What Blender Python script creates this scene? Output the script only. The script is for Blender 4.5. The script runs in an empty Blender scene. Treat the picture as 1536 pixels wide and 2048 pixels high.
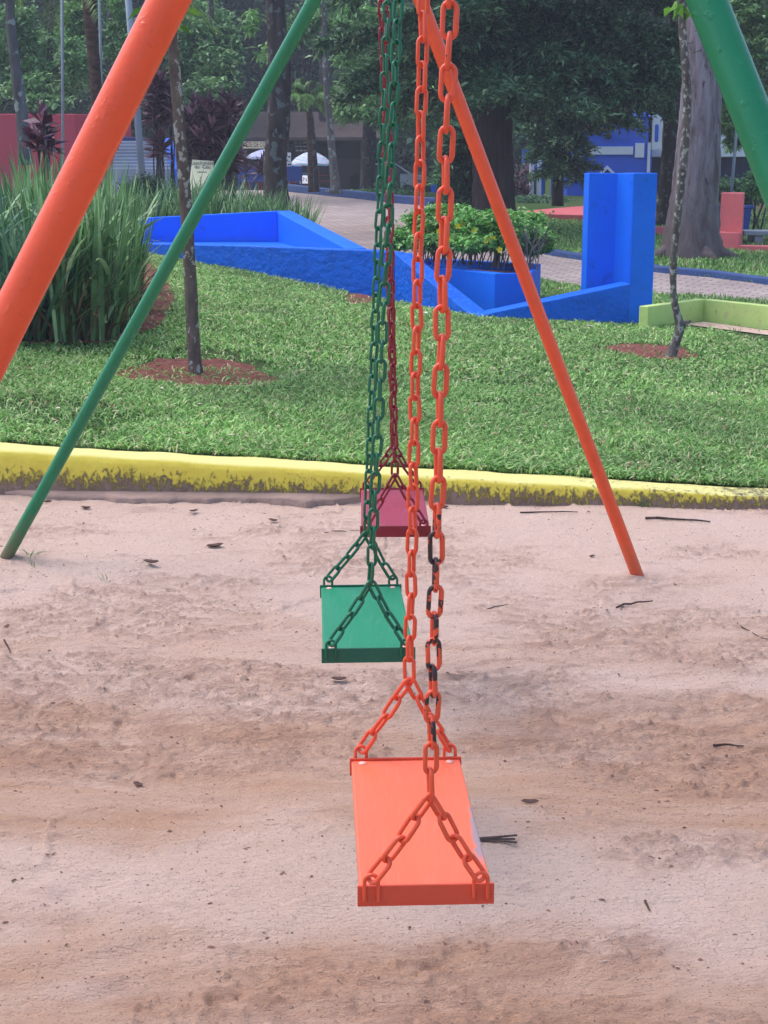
import bpy, math, random
import numpy as np
from mathutils import Vector, Matrix, Quaternion
from mathutils.geometry import delaunay_2d_cdt

R = math.radians
scene = bpy.context.scene
col = scene.collection

# ------------------------------------------------------------------ camera
PITCH = 12.9
CAM_H = 1.5
F = 3000.0            # focal length in pixels of the 1536 x 2048 frame
cam_d = bpy.data.cameras.new("camera")
cam = bpy.data.objects.new("camera", cam_d)
col.objects.link(cam)
cam.location = (0, 0, CAM_H)
cam.rotation_euler = (R(90 - PITCH), 0, 0)
cam_d.sensor_fit = 'VERTICAL'
cam_d.sensor_height = 24.0
cam_d.lens = F / 2048 * 24.0
cam_d.clip_start = 0.05
cam_d.clip_end = 2000
scene.camera = cam

# ------------------------------------------------------------------ light
SUN_EL, SUN_AZ = 62.0, 292.0
world = bpy.data.worlds.new("World")
scene.world = world
world.use_nodes = True
wn = world.node_tree
bg = wn.nodes['Background']
sky = wn.nodes.new('ShaderNodeTexSky')
sky.sky_type = 'NISHITA'
sky.sun_disc = False
sky.sun_elevation = R(SUN_EL)
sky.sun_rotation = R(SUN_AZ)
sky.air_density = 1.0
sky.dust_density = 3.0
sky.ozone_density = 1.0
wn.links.new(sky.outputs[0], bg.inputs[0])
bg.inputs[1].default_value = 0.15
sun_d = bpy.data.lights.new("sun", 'SUN')
sun_d.energy = 0.65
sun_d.angle = R(40)
sun_d.color = (1.0, 0.965, 0.94)
sun = bpy.data.objects.new("sun", sun_d)
col.objects.link(sun)
az, el = R(SUN_AZ), R(SUN_EL)
sdir = Vector((math.sin(az) * math.cos(el), math.cos(az) * math.cos(el), math.sin(el)))
sun.rotation_euler = sdir.to_track_quat('Z', 'Y').to_euler()
scene.view_settings.view_transform = 'Standard'
scene.view_settings.look = 'None'
scene.view_settings.exposure = 1.12
scene.view_settings.gamma = 1.0
scene.cycles.max_bounces = 6
scene.cycles.transparent_max_bounces = 6

rnd = random.Random(11)
nrg = np.random.default_rng(5)

# ------------------------------------------------------------------ picture <-> world
CP, SP = math.cos(R(PITCH)), math.sin(R(PITCH))


def ray(px, py):
    u = (px - 768) / F
    v = (py - 1024) / F
    return Vector((u, CP - v * SP, -SP - v * CP))


def P(px, py, D):
    d = ray(px, py)
    return Vector((0, 0, CAM_H)) + d * (D / d.y)


def lerp(a, b, t):
    return a + (b - a) * t


def sstep(a, b, x):
    t = np.clip((x - a) / (b - a), 0, 1)
    return t * t * (3 - 2 * t)


_wx = np.array([-12, -2.62, -.35, .9, 2.5, 6, 14.])
_wy = np.array([19, 17.2, 15.5, 14.0, 14.2, 13.6, 13.5])


def Hn(x, y):
    """terrain height behind the sandpit (numpy)"""
    x = np.asarray(x, float)
    y = np.asarray(y, float)
    zc = np.clip(.146 - .05 * x, .04, .42)
    s = np.interp(x, [-6, -2.6, -.35, .9, 5], [.03, .027, .009, .004, .003])
    lawn = zc + (y - 6.9) * s
    far = .1 + .03 * np.clip(y - 18, 0, 26)
    far = far - sstep(44.3, 50, y) * .62 + np.clip(y - 66, 0, 150) * .05
    yw = np.interp(x, _wx, _wy)
    k = sstep(yw + .1, yw + 1.4, y)
    return lawn * (1 - k) + far * k


def H(x, y):
    return float(Hn(x, y))


def G(px, py):
    """point where the picture ray meets the terrain behind the curb"""
    d = ray(px, py)
    lo = 6.7
    y = lo
    while y < 300:
        p = Vector((0, 0, CAM_H)) + d * (y / d.y)
        if p.z <= H(p.x, y):
            break
        lo = y
        y += .1 if y < 20 else .5
    hi = y
    for _ in range(20):
        m = (lo + hi) / 2
        p = Vector((0, 0, CAM_H)) + d * (m / d.y)
        if p.z <= H(p.x, m):
            hi = m
        else:
            lo = m
    return Vector((0, 0, CAM_H)) + d * (hi / d.y)


def GS(px, py, z=0.0):
    """point where the picture ray meets the sand"""
    d = ray(px, py)
    t = (z - CAM_H) / d.z
    return Vector((0, 0, CAM_H)) + d * t


# ------------------------------------------------------------------ numpy noise
def _hash(ix, iy, seed):
    h = (ix * 374761393 + iy * 668265263 + seed * 974634777) & 0xFFFFFFFF
    h = ((h ^ (h >> 13)) * 1274126177) & 0xFFFFFFFF
    h = h ^ (h >> 16)
    return (h & 0xFFFFFF) / float(0xFFFFFF)


def vnoise(x, y, seed=0):
    ix = np.floor(x).astype(np.int64)
    iy = np.floor(y).astype(np.int64)
    fx = x - ix
    fy = y - iy
    ux = fx * fx * fx * (fx * (fx * 6 - 15) + 10)
    uy = fy * fy * fy * (fy * (fy * 6 - 15) + 10)
    a = _hash(ix, iy, seed)
    b = _hash(ix + 1, iy, seed)
    c = _hash(ix, iy + 1, seed)
    d = _hash(ix + 1, iy + 1, seed)
    return (a * (1 - ux) + b * ux) * (1 - uy) + (c * (1 - ux) + d * ux) * uy - .5


def fbm(x, y, seed=0, oct=4, gain=.5):
    s = 0
    a = 1
    for o in range(oct):
        c, sn = math.cos(o * 1.3), math.sin(o * 1.3)
        s = s + a * vnoise((x * c - y * sn) * 2 ** o + o * 17.3, (x * sn + y * c) * 2 ** o, seed + o)
        a *= gain
    return s


# ------------------------------------------------------------------ materials
def lin(c):
    return tuple((v / 12.92 if v <= .04045 else ((v + .055) / 1.055) ** 2.4) for v in [q / 255 for q in c])


def newmat(name):
    m = bpy.data.materials.new(name)
    m.use_nodes = True
    nt = m.node_tree
    b = nt.nodes['Principled BSDF']
    return m, nt, b


def N(nt, t, **kw):
    n = nt.nodes.new(t)
    for k, v in kw.items():
        if k in n.inputs:
            n.inputs[k].default_value = v
        else:
            setattr(n, k, v)
    return n


def coords(nt, scale=(1, 1, 1), kind='Object'):
    tc = N(nt, 'ShaderNodeTexCoord')
    mp = N(nt, 'ShaderNodeMapping')
    mp.inputs['Scale'].default_value = scale
    if kind == 'World':
        g = N(nt, 'ShaderNodeNewGeometry')
        nt.links.new(g.outputs['Position'], mp.inputs[0])
    else:
        nt.links.new(tc.outputs[kind], mp.inputs[0])
    return mp.outputs[0]


def noise(nt, vec, scale, detail=4, rough=.55, dist=0):
    n = N(nt, 'ShaderNodeTexNoise')
    n.inputs['Scale'].default_value = scale
    n.inputs['Detail'].default_value = detail
    n.inputs['Roughness'].default_value = rough
    n.inputs['Distortion'].default_value = dist
    nt.links.new(vec, n.inputs['Vector'])
    return n.outputs['Fac']


def ramp(nt, fac, stops, interp='LINEAR'):
    r = N(nt, 'ShaderNodeValToRGB')
    cr = r.color_ramp
    cr.interpolation = interp
    while len(cr.elements) < len(stops):
        cr.elements.new(.5)
    for e, (p, c) in zip(cr.elements, stops):
        e.position = p
        e.color = (*c, 1) if len(c) == 3 else c
    nt.links.new(fac, r.inputs[0])
    return r.outputs[0]


def mix(nt, fac, a, b):
    m = N(nt, 'ShaderNodeMix', data_type='RGBA')
    for s, v in ((m.inputs['Factor'], fac), (m.inputs[6], a), (m.inputs[7], b)):
        if isinstance(v, (float, int)):
            s.default_value = v
        elif isinstance(v, tuple):
            s.default_value = (*v, 1)
        else:
            nt.links.new(v, s)
    return m.outputs[2]


def math_(nt, op, a, b=0.0, c=0.0):
    m = N(nt, 'ShaderNodeMath', operation=op)
    for i, v in enumerate((a, b, c)):
        if isinstance(v, (float, int)):
            m.inputs[i].default_value = v
        else:
            nt.links.new(v, m.inputs[i])
    return m.outputs[0]


def bump(nt, b, fac, strength=.3, dist=.01):
    n = N(nt, 'ShaderNodeBump')
    n.inputs['Strength'].default_value = strength
    n.inputs['Distance'].default_value = dist
    nt.links.new(fac, n.inputs['Height'])
    nt.links.new(n.outputs[0], b.inputs['Normal'])


def setc(nt, b, c):
    if isinstance(c, tuple):
        b.inputs['Base Color'].default_value = (*c, 1)
    else:
        nt.links.new(c, b.inputs['Base Color'])


def scl(c, k):
    return tuple(min(1, v * k) for v in c)


def paint(name, rgb, rough=.45, var=.12, bscale=40, bstr=.25, bdist=.002, dirt=None, spec=.5, kind='World', big=3):
    m, nt, b = newmat(name)
    c = lin(rgb)
    v = coords(nt, kind=kind)
    n1 = noise(nt, v, big, 5)
    cc = ramp(nt, n1, [(.25, scl(c, 1 - var)), (.75, scl(c, 1 + var))])
    if dirt:
        n2 = noise(nt, v, 9, 6, .7)
        f = ramp(nt, n2, [(.58, (0, 0, 0)), (.7, (1, 1, 1))])
        cc = mix(nt, math_(nt, 'MULTIPLY', f, .7), cc, lin(dirt))
    setc(nt, b, cc)
    b.inputs['Roughness'].default_value = rough
    b.inputs['Specular IOR Level'].default_value = spec
    nf = noise(nt, v, bscale, 5, .6)
    bump(nt, b, nf, bstr, bdist)
    return m


def bark(name, a, b_, scale=9, stretch=.25, lichen=None, lsc=22, lth=.62, bstr=.8):
    m, nt, b = newmat(name)
    v = coords(nt, (1, 1, stretch), 'World')
    n1 = noise(nt, v, scale, 8, .65, .6)
    cc = ramp(nt, n1, [(.3, lin(a)), (.7, lin(b_))])
    if lichen:
        v2 = coords(nt, (1, 1, .8), 'World')
        n2 = noise(nt, v2, lsc, 3, .5)
        f = ramp(nt, n2, [(lth, (0, 0, 0)), (lth + .03, (1, 1, 1))])
        cc = mix(nt, f, cc, lin(lichen))
    setc(nt, b, cc)
    b.inputs['Roughness'].default_value = .9
    b.inputs['Specular IOR Level'].default_value = .2
    bump(nt, b, n1, bstr, .03)
    return m


def leafmat(name, a, b_, c_=None, trans=.25, rough=.5, spec=.35, stops=None, big=(.75, 1.25, 1.2)):
    m, nt, b = newmat(name)
    g = N(nt, 'ShaderNodeNewGeometry')
    st = [(0, lin(a)), (.7, lin(b_))]
    if c_:
        st.append((1.0, lin(c_)))
    if stops:
        st = [(p, lin(c)) for p, c in stops]
    cc = ramp(nt, g.outputs['Random Per Island'], st)
    v = coords(nt, kind='World')
    n1 = noise(nt, v, big[2], 4, .65)
    k = ramp(nt, n1, [(.3, (big[0], big[0], big[0] * 1.05)), (.7, (big[1], big[1], big[1] * .95))])
    mm = N(nt, 'ShaderNodeMix', data_type='RGBA', blend_type='MULTIPLY')
    mm.inputs['Factor'].default_value = 1
    nt.links.new(cc, mm.inputs[6])
    nt.links.new(k, mm.inputs[7])
    cc = mm.outputs[2]
    nt.links.new(cc, b.inputs['Base Color'])
    b.inputs['Roughness'].default_value = rough
    b.inputs['Specular IOR Level'].default_value = spec
    t = N(nt, 'ShaderNodeBsdfTranslucent')
    nt.links.new(cc, t.inputs[0])
    ms = N(nt, 'ShaderNodeMixShader')
    ms.inputs[0].default_value = trans
    out = nt.nodes['Material Output']
    nt.links.new(b.outputs[0], ms.inputs[1])
    nt.links.new(t.outputs[0], ms.inputs[2])
    nt.links.new(ms.outputs[0], out.inputs[0])
    return m


# ------------------------------------------------------------------ mesh helpers
def link(o, parent=None):
    col.objects.link(o)
    if parent is not None:
        o.parent = parent
        o.matrix_parent_inverse = Matrix.Identity(4)
    return o


def tag(o, label=None, cat=None, group=None, kind=None):
    if label:
        o['label'] = label
    if cat:
        o['category'] = cat
    if group:
        o['group'] = group
    if kind:
        o['kind'] = kind
    return o


def empty(name, loc, label=None, cat=None, group=None, rz=0):
    o = bpy.data.objects.new(name, None)
    o.location = loc
    o.rotation_euler = (0, 0, rz)
    o.empty_display_size = .1
    link(o)
    return tag(o, label, cat, group)


class MB:
    """collects verts / faces (world coordinates), builds one mesh object"""

    def __init__(s):
        s.v = []
        s.f = []
        s.mi = []

    def add(s, vs, fs, mi=0):
        k = len(s.v)
        s.v += [tuple(p) for p in vs]
        s.f += [tuple(i + k for i in f) for f in fs]
        s.mi += [mi] * len(fs)
        return s

    def box(s, c, size, rz=0, mi=0, taper=1.0):
        hx, hy, hz = size[0] / 2, size[1] / 2, size[2] / 2
        cr, sr = math.cos(rz), math.sin(rz)
        vs = []
        for z in (-1, 1):
            k = taper if z > 0 else 1
            for x, y in ((-1, -1), (1, -1), (1, 1), (-1, 1)):
                a, b = x * hx * k, y * hy * k
                vs.append((c[0] + a * cr - b * sr, c[1] + a * sr + b * cr, c[2] + z * hz))
        return s.add(vs, [(3, 2, 1, 0), (4, 5, 6, 7), (0, 1, 5, 4), (1, 2, 6, 5), (2, 3, 7, 6), (3, 0, 4, 7)], mi)

    def prism(s, poly, z0, z1, mi=0):
        """poly = ccw list of (x, y); z1 may be list"""
        n = len(poly)
        zt = z1 if isinstance(z1, (list, tuple)) else [z1] * n
        zb = z0 if isinstance(z0, (list, tuple)) else [z0] * n
        vs = [(p[0], p[1], zb[i]) for i, p in enumerate(poly)] + [(p[0], p[1], zt[i]) for i, p in enumerate(poly)]
        fs = [tuple(range(n - 1, -1, -1)), tuple(range(n, 2 * n))]
        fs += [(i, (i + 1) % n, n + (i + 1) % n, n + i) for i in range(n)]
        return s.add(vs, fs, mi)

    def wall(s, pts, th, z0, mi=0):
        """pts = [(x, y, ztop)...]; thickness to the left of travel direction"""
        n = len(pts)
        off = []
        for i in range(n):
            a = Vector(pts[max(0, i - 1)][:2])
            b = Vector(pts[min(n - 1, i + 1)][:2])
            d = (b - a).normalized()
            off.append(Vector((-d.y, d.x)) * th)
        vs = []
        for i, p in enumerate(pts):
            zb = z0[i] if isinstance(z0, (list, tuple)) else z0
            q = (p[0] + off[i].x, p[1] + off[i].y)
            vs += [(p[0], p[1], zb), (p[0], p[1], p[2]), (q[0], q[1], p[2]), (q[0], q[1], zb)]
        fs = []
        for i in range(n - 1):
            a, b = i * 4, i * 4 + 4
            fs += [(a, b, b + 1, a + 1), (a + 1, b + 1, b + 2, a + 2), (a + 2, b + 2, b + 3, a + 3), (a + 3, b + 3, b, a)]
        fs += [(0, 1, 2, 3), (4 * n - 1, 4 * n - 2, 4 * n - 3, 4 * n - 4)]
        return s.add(vs, fs, mi)

    def tube(s, pts, rad, seg=10, caps=True, mi=0, wob=0, seed=0):
        pts = [Vector(p) for p in pts]
        n = len(pts)
        rr = rad if isinstance(rad, (list, tuple)) else [rad] * n
        k = len(s.v)
        rg = random.Random(seed)
        prev = None
        for i in range(n):
            t = (pts[min(n - 1, i + 1)] - pts[max(0, i - 1)]).normalized()
            if prev is None:
                ref = Vector((0, 1, 0)) if abs(t.y) < .9 else Vector((1, 0, 0))
                u = t.cross(ref).normalized()
            else:
                u = (prev - t * prev.dot(t)).normalized()
            prev = u
            w = t.cross(u)
            for j in range(seg):
                a = 2 * math.pi * j / seg
                r = rr[i] * (1 + (rg.uniform(-wob, wob) if wob else 0))
                s.v.append(tuple(pts[i] + (u * math.cos(a) + w * math.sin(a)) * r))
        for i in range(n - 1):
            for j in range(seg):
                a = k + i * seg + j
                b = k + i * seg + (j + 1) % seg
                s.f.append((a, b, b + seg, a + seg))
                s.mi.append(mi)
        if caps:
            s.f.append(tuple(k + j for j in range(seg - 1, -1, -1)))
            s.f.append(tuple(k + (n - 1) * seg + j for j in range(seg)))
            s.mi += [mi, mi]
        return s

    def build(s, name, mats, parent=None, smooth=False, bevel=0, origin=None, bseg=2):
        me = bpy.data.meshes.new(name)
        if parent is not None and origin is None:
            o0 = parent.matrix_world.translation if False else parent_world(parent)
        else:
            o0 = Vector(origin) if origin is not None else Vector((0, 0, 0))
        vs = [(p[0] - o0.x, p[1] - o0.y, p[2] - o0.z) for p in s.v]
        me.from_pydata(vs, [], s.f)
        if not isinstance(mats, (list, tuple)):
            mats = [mats]
        for m in mats:
            me.materials.append(m)
        if len(mats) > 1:
            me.polygons.foreach_set('material_index', s.mi)
        if smooth:
            me.polygons.foreach_set('use_smooth', [True] * len(me.polygons))
        me.update()
        o = bpy.data.objects.new(name, me)
        link(o, parent)
        if parent is None:
            o.location = o0
        if bevel:
            md = o.modifiers.new('bevel', 'BEVEL')
            md.width = bevel
            md.segments = bseg
            md.limit_method = 'ANGLE'
            md.angle_limit = R(35)
        return o


def parent_world(p):
    v = Vector(p.location)
    while p.parent is not None:
        p = p.parent
        v = v + Vector(p.location)
    return v


def npmesh(name, verts, faces, mat, parent=None, smooth=False, origin=None):
    """verts (n,3), faces (m,k) numpy"""
    if parent is not None:
        o0 = np.array(parent_world(parent))
    else:
        o0 = np.array(origin if origin is not None else (0, 0, 0))
    me = bpy.data.meshes.new(name)
    nv, (nf, k) = len(verts), faces.shape
    me.vertices.add(nv)
    me.vertices.foreach_set('co', (verts - o0).astype(np.float32).ravel())
    me.loops.add(nf * k)
    me.loops.foreach_set('vertex_index', faces.astype(np.int32).ravel())
    me.polygons.add(nf)
    me.polygons.foreach_set('loop_start', np.arange(0, nf * k, k, dtype=np.int32))
    me.update(calc_edges=True)
    if smooth:
        me.polygons.foreach_set('use_smooth', np.ones(nf, bool))
    me.materials.append(mat)
    o = bpy.data.objects.new(name, me)
    link(o, parent)
    if parent is None:
        o.location = o0
    return o


def gridmesh(name, xs, ys, zf, mat, smooth=True):
    X, Y = np.meshgrid(xs, ys)
    Z = zf(X, Y)
    v = np.stack([X, Y, Z], -1).reshape(-1, 3)
    nx, ny = len(xs), len(ys)
    i = (np.arange(ny - 1)[:, None] * nx + np.arange(nx - 1)[None]).ravel()
    f = np.stack([i, i + 1, i + nx + 1, i + nx], -1)
    return npmesh(name, v, f, mat, smooth=smooth)


def inpoly(x, y, poly):
    x = np.asarray(x)
    c = np.zeros(x.shape, bool)
    n = len(poly)
    for i in range(n):
        x1, y1 = poly[i][:2]
        x2, y2 = poly[(i + 1) % n][:2]
        cond = ((y1 > y) != (y2 > y)) & (x < (x2 - x1) * (y - y1) / ((y2 - y1) + 1e-12) + x1)
        c ^= cond
    return c


def sheet(name, poly, mat, zoff=.006, step=.3, zf=None, edge=None):
    poly = [(p[0], p[1]) for p in poly]
    b = []
    for i in range(len(poly)):
        a, c = Vector(poly[i]), Vector(poly[(i + 1) % len(poly)])
        n = max(1, int((c - a).length / (edge or step)))
        for k in range(n):
            b.append(a.lerp(c, k / n))
    nb = len(b)
    xs = [p[0] for p in poly]
    ys = [p[1] for p in poly]
    gx, gy = np.meshgrid(np.arange(min(xs), max(xs), step), np.arange(min(ys), max(ys), step))
    gx = gx.ravel() + nrg.uniform(-.2, .2, gx.size) * step
    gy = gy.ravel() + nrg.uniform(-.2, .2, gy.size) * step
    m = inpoly(gx, gy, poly)
    pts = b + [Vector((float(x), float(y))) for x, y in zip(gx[m], gy[m])]
    r = delaunay_2d_cdt(pts, [(i, (i + 1) % nb) for i in range(nb)], [], 1, 1e-5)
    vs, fs = r[0], r[2]
    X = np.array([v.x for v in vs])
    Y = np.array([v.y for v in vs])
    Z = (zf(X, Y) if zf else Hn(X, Y)) + zoff
    me = bpy.data.meshes.new(name)
    me.from_pydata([(float(x), float(y), float(z)) for x, y, z in zip(X, Y, Z)], [], [tuple(f) for f in fs])
    me.polygons.foreach_set('use_smooth', [True] * len(me.polygons))
    # faces up
    me.update()
    if len(me.polygons) and me.polygons[0].normal.z < 0:
        me.flip_normals()
    me.materials.append(mat)
    o = bpy.data.objects.new(name, me)
    link(o)
    return o


# ------------------------------------------------------------------ leaves
def leaf_quads(pos, L, W, droop=0.0, rng=nrg, flat=0.0, dirs=None):
    """diamond leaves folded along the midrib -> (verts, faces) ; pos (n,3)"""
    n = len(pos)
    L = np.broadcast_to(L, n) * rng.uniform(.7, 1.3, n)
    W = np.broadcast_to(W, n) * rng.uniform(.7, 1.3, n)
    if dirs is None:
        a = rng.uniform(0, 2 * np.pi, n)
        z = rng.uniform(-1, 1, n) * (1 - flat) - droop
        d = np.stack([np.cos(a), np.sin(a), z], -1)
    else:
        d = dirs + rng.normal(0, .25, (n, 3))
    d /= np.linalg.norm(d, axis=1)[:, None]
    up = np.stack([rng.normal(0, .5, n), rng.normal(0, .5, n), np.ones(n)], -1)
    s = np.cross(d, up)
    s /= np.linalg.norm(s, axis=1)[:, None] + 1e-9
    nn = np.cross(s, d)
    b = pos
    t = pos + d * L[:, None] - nn * (L * .15)[:, None]
    m = pos + d * (L * .45)[:, None] + nn * (L * .06)[:, None]
    l = m + s * (W / 2)[:, None]
    r = m - s * (W / 2)[:, None]
    v = np.stack([b, r, t, l], 1).reshape(-1, 3)
    i = np.arange(n) * 4
    return v, np.stack([i, i + 1, i + 2, i + 3], -1)


def cloud_pts(blobs, per, rng=nrg, nclump=14, cs=.22):
    """leaf positions in uneven clumps inside ellipsoids; blobs = [(c, (rx, ry, rz))]"""
    out = []
    for c, r in blobs:
        c = np.array(c)
        r = np.array(r)
        d = rng.normal(0, 1, (nclump, 3))
        d /= np.linalg.norm(d, axis=1)[:, None]
        rad = rng.uniform(.35, 1.0, nclump) ** .6
        cc = c + d * r * rad[:, None]
        sz = rng.uniform(.6, 1.4, nclump)
        k = rng.integers(0, nclump, per)
        g = rng.normal(0, 1, (per, 3)) * np.array([1, 1, .55])
        out.append(cc[k] + g * r * cs * sz[k][:, None])
    return np.concatenate(out)


def strap_blades(base, n, L, W, rng, spread=.35, arch=.6, seg=5, rad=.12, tilt0=.05):
    """arching sword leaves from a tuft; returns verts, quads"""
    V = []
    Fq = []
    k = 0
    for i in range(n):
        a = rng.uniform(0, 2 * math.pi)
        r0 = rng.uniform(0, rad)
        p = np.array(base) + np.array([math.cos(a) * r0, math.sin(a) * r0, 0])
        a2 = a + rng.uniform(-.8, .8)
        dirh = np.array([math.cos(a2), math.sin(a2), 0])
        side = np.array([-dirh[1], dirh[0], 0])
        tw = rng.uniform(-.9, .9)
        side = side * math.cos(tw) + dirh * math.sin(tw)
        l = L * rng.uniform(.55, 1.15)
        th = tilt0 + rng.uniform(0, spread)
        bend = arch * rng.uniform(.1, 1.2)
        w = W * rng.uniform(.6, 1.2)
        for j in range(seg + 1):
            t = j / seg
            ang = th + bend * t * t
            if j:
                p = p + (dirh * math.sin(ang) + np.array([0, 0, 1]) * math.cos(ang)) * l / seg
            ww = w * (.55 + 1.2 * t - 1.7 * t * t) if t < .95 else w * .03
            ww = max(ww, w * .03)
            V += [p - side * ww / 2, p + side * ww / 2]
        for j in range(seg):
            Fq.append((k, k + 1, k + 3, k + 2))
            k += 2
        k += 2
    return np.array(V), np.array(Fq)


# ================================================================== SETTING
# ---- sand
sand_m, nt, b = newmat('sand')
v = coords(nt, kind='World')
g = N(nt, 'ShaderNodeNewGeometry')
sx = N(nt, 'ShaderNodeSeparateXYZ')
nt.links.new(g.outputs['Position'], sx.inputs[0])
vs_ = coords(nt, (.45, 1.6, 1), 'World')
warp = noise(nt, coords(nt, (.8, 1, 1), 'World'), 1.6, 4)
wy = math_(nt, 'ADD', sx.outputs['Y'], math_(nt, 'MULTIPLY', math_(nt, 'SUBTRACT', warp, .5), 1.1))


def band(c, w):
    d = math_(nt, 'ABSOLUTE', math_(nt, 'SUBTRACT', wy, c))
    return ramp(nt, math_(nt, 'DIVIDE', d, w), [(.45, (1, 1, 1)), (1.0, (0, 0, 0))], 'EASE')


bm = math_(nt, 'MAXIMUM', band(3.66, .62), math_(nt, 'MAXIMUM', band(2.35, .5), math_(nt, 'MULTIPLY', band(4.62, .3), .45)))
n_s = noise(nt, vs_, 5, 6, .6)
bm2 = math_(nt, 'MULTIPLY', bm, ramp(nt, n_s, [(.3, (.35, .35, .35)), (.6, (1, 1, 1))]))
base = mix(nt, noise(nt, v, 2.3, 5, .6), lin((238, 210, 196)), lin((224, 190, 170)))
base = mix(nt, math_(nt, 'MULTIPLY', bm2, .8), base, lin((202, 156, 126)))
red = ramp(nt, noise(nt, coords(nt, (.7, 1.5, 1), 'World'), 3.1, 6, .65), [(.6, (0, 0, 0)), (.74, (1, 1, 1))])
base = mix(nt, math_(nt, 'MULTIPLY', red, .5), base, lin((160, 122, 116)))
fine = noise(nt, v, 160, 4, .7)
base = mix(nt, ramp(nt, fine, [(.32, (1, 1, 1)), (.42, (0, 0, 0))]), base, scl(lin((150, 118, 108)), .9))
atc = N(nt, 'ShaderNodeAttribute', attribute_name='churn')
base = mix(nt, math_(nt, 'MULTIPLY', atc.outputs['Fac'], .5), base, lin((172, 134, 116)))
gr = noise(nt, v, 900, 2, .5)
base = mix(nt, ramp(nt, gr, [(.66, (0, 0, 0)), (.72, (.6, .6, .6))]), base, lin((245, 236, 232)))
setc(nt, b, base)
b.inputs['Roughness'].default_value = .95
b.inputs['Specular IOR Level'].default_value = .15
stv = noise(nt, coords(nt, (.28, 2.2, 1), 'World'), 22, 5, .62, .7)
hh = math_(nt, 'ADD', math_(nt, 'MULTIPLY', stv, .55), math_(nt, 'ADD', math_(nt, 'MULTIPLY', noise(nt, coords(nt, (.55, 1.5, 1), 'World'), 75, 6, .7), 1.25), math_(nt, 'MULTIPLY', noise(nt, v, 260, 3, .6), .4)))
bump(nt, b, hh, 1.0, .016)

marks = [(GS(a_, b_).x, GS(a_, b_).y, r_) for a_, b_, r_ in ((428, 1682, .045), (620, 1655, .04), (262, 1690, .05), (1130, 1620, .05), (330, 1990, .06), (1340, 1700, .05), (560, 1085, .06))]
feet = [GS(12, 1112), GS(1272, 1143)]


def sand_z(X, Y, want=False):
    wob = fbm(X * .8 + 3, Y * .4, 3, 3) * .35
    env = np.exp(-(X / 2.2) ** 4)
    z = -.055 * np.exp(-((Y - 3.62 + wob) / .36) ** 2) * env
    z -= .06 * np.exp(-((Y - 2.3 + wob) / .34) ** 2) * env
    z -= .025 * np.exp(-((Y - 4.6 + wob) / .25) ** 2) * env
    z += .035 * fbm(X * 1.1, Y * 1.6, 11, 3)
    # long scuffs running with the swings
    tr = np.exp(-((Y - 3.62 + wob) / .55) ** 2) + np.exp(-((Y - 2.3 + wob) / .5) ** 2) + .5 * np.exp(-((Y - 4.5 + wob) / .45) ** 2)
    tr = np.clip(tr, 0, 1)
    sc = fbm(X * 1.7 + fbm(X * 2, Y * 2, 31, 2), Y * 17 + 4 * fbm(X * 1.3, Y * 2, 21, 3), 8, 3)
    z += sc * (.005 + .010 * tr)
    r2 = 1 - np.abs(2 * vnoise(X * 1.1 + fbm(X * 2, Y * 3, 73, 2), Y * 11 + 2.5 * fbm(X * 1.2, Y * 2, 46, 2), 17))
    z += .007 * np.clip(r2 - .8, 0, 1) / .2 * sstep(-.1, .3, fbm(X * 1.3 + 5, Y * 1.6, 62, 2) + .4 * tr - .1)
    r = 1 - np.abs(2 * vnoise(X * 2.3 + 1.2 * fbm(X * 3, Y * 3, 71, 2), Y * 7 + 1.5 * fbm(X * 2, Y * 3, 44, 2), 15))
    z += .013 * np.clip(r - .86, 0, 1) / .14 * sstep(-.1, .35, fbm(X * .9, Y * 1.3, 61, 2) + .05)
    # rough churned clods
    ch = np.clip(fbm(X * 1.2, Y * 2.6, 5, 4, .6) * 3.0 - .1 + .75 * tr, 0, 1)
    cl = fbm(X * 20 + 2 * fbm(X * 6, Y * 6, 52, 2), Y * 34, 9, 4, .7)
    if want:
        return np.clip(ch * (cl * 1.6 + .35 + .25 * tr), 0, 1)
    z += cl * .0065 * ch + .003 * cl + .0035 * ch * fbm(X * 44, Y * 62, 66, 3, .6)
    z += np.clip(fbm(X * 45, Y * 60, 12, 3, .6) - .28, 0, 1) * .03 * ch
    z -= np.clip(fbm(X * 13, Y * 18, 19, 3, .6) - .5, 0, 1) * .05 * (.3 + ch)
    z += fbm(X * 90, Y * 110, 29, 2) * .0024
    for (mx, my, mr) in marks:
        rr_ = np.hypot(X - mx, (Y - my) * 1.15)
        z += .006 * np.exp(-((rr_ - mr) / .007) ** 2) * (Y < my + .01) - .004 * (rr_ < mr)
    for f in feet:
        z += .012 * np.exp(-(((X - f.x) / .16) ** 2 + ((Y - f.y) / .12) ** 2))
    # drifts against the curb
    cy = curb_y(X)
    z += .012 * sstep(-.55, 0, Y - cy) * (.5 + fbm(X * 1.4, Y, 41, 3)) * sstep(2.5, -1.5, X)
    return z


def curb_y(x):
    return 6.68 - .055 * np.asarray(x)


def curb_top(x):
    return np.clip(.15 - .05 * np.asarray(x), .05, .42)


xs = np.concatenate([-np.geomspace(20, 2.35, 34), np.arange(-2.3, 2.3, .0066), np.geomspace(2.35, 20, 34)])
ys = np.concatenate([-np.geomspace(15, .2, 18), np.linspace(0, 2.1, 60), np.arange(2.12, 4.6, .0064), np.arange(4.6, 5.2, .009), np.arange(5.2, 7.2, .014)])
sand = tag(gridmesh('sand', xs, ys, sand_z, sand_m), kind='structure')
XX, YY = np.meshgrid(xs, ys)
at_ = sand.data.attributes.new('churn', 'FLOAT', 'POINT')
at_.data.foreach_set('value', sand_z(XX, YY, True).astype(np.float32).ravel())

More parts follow.
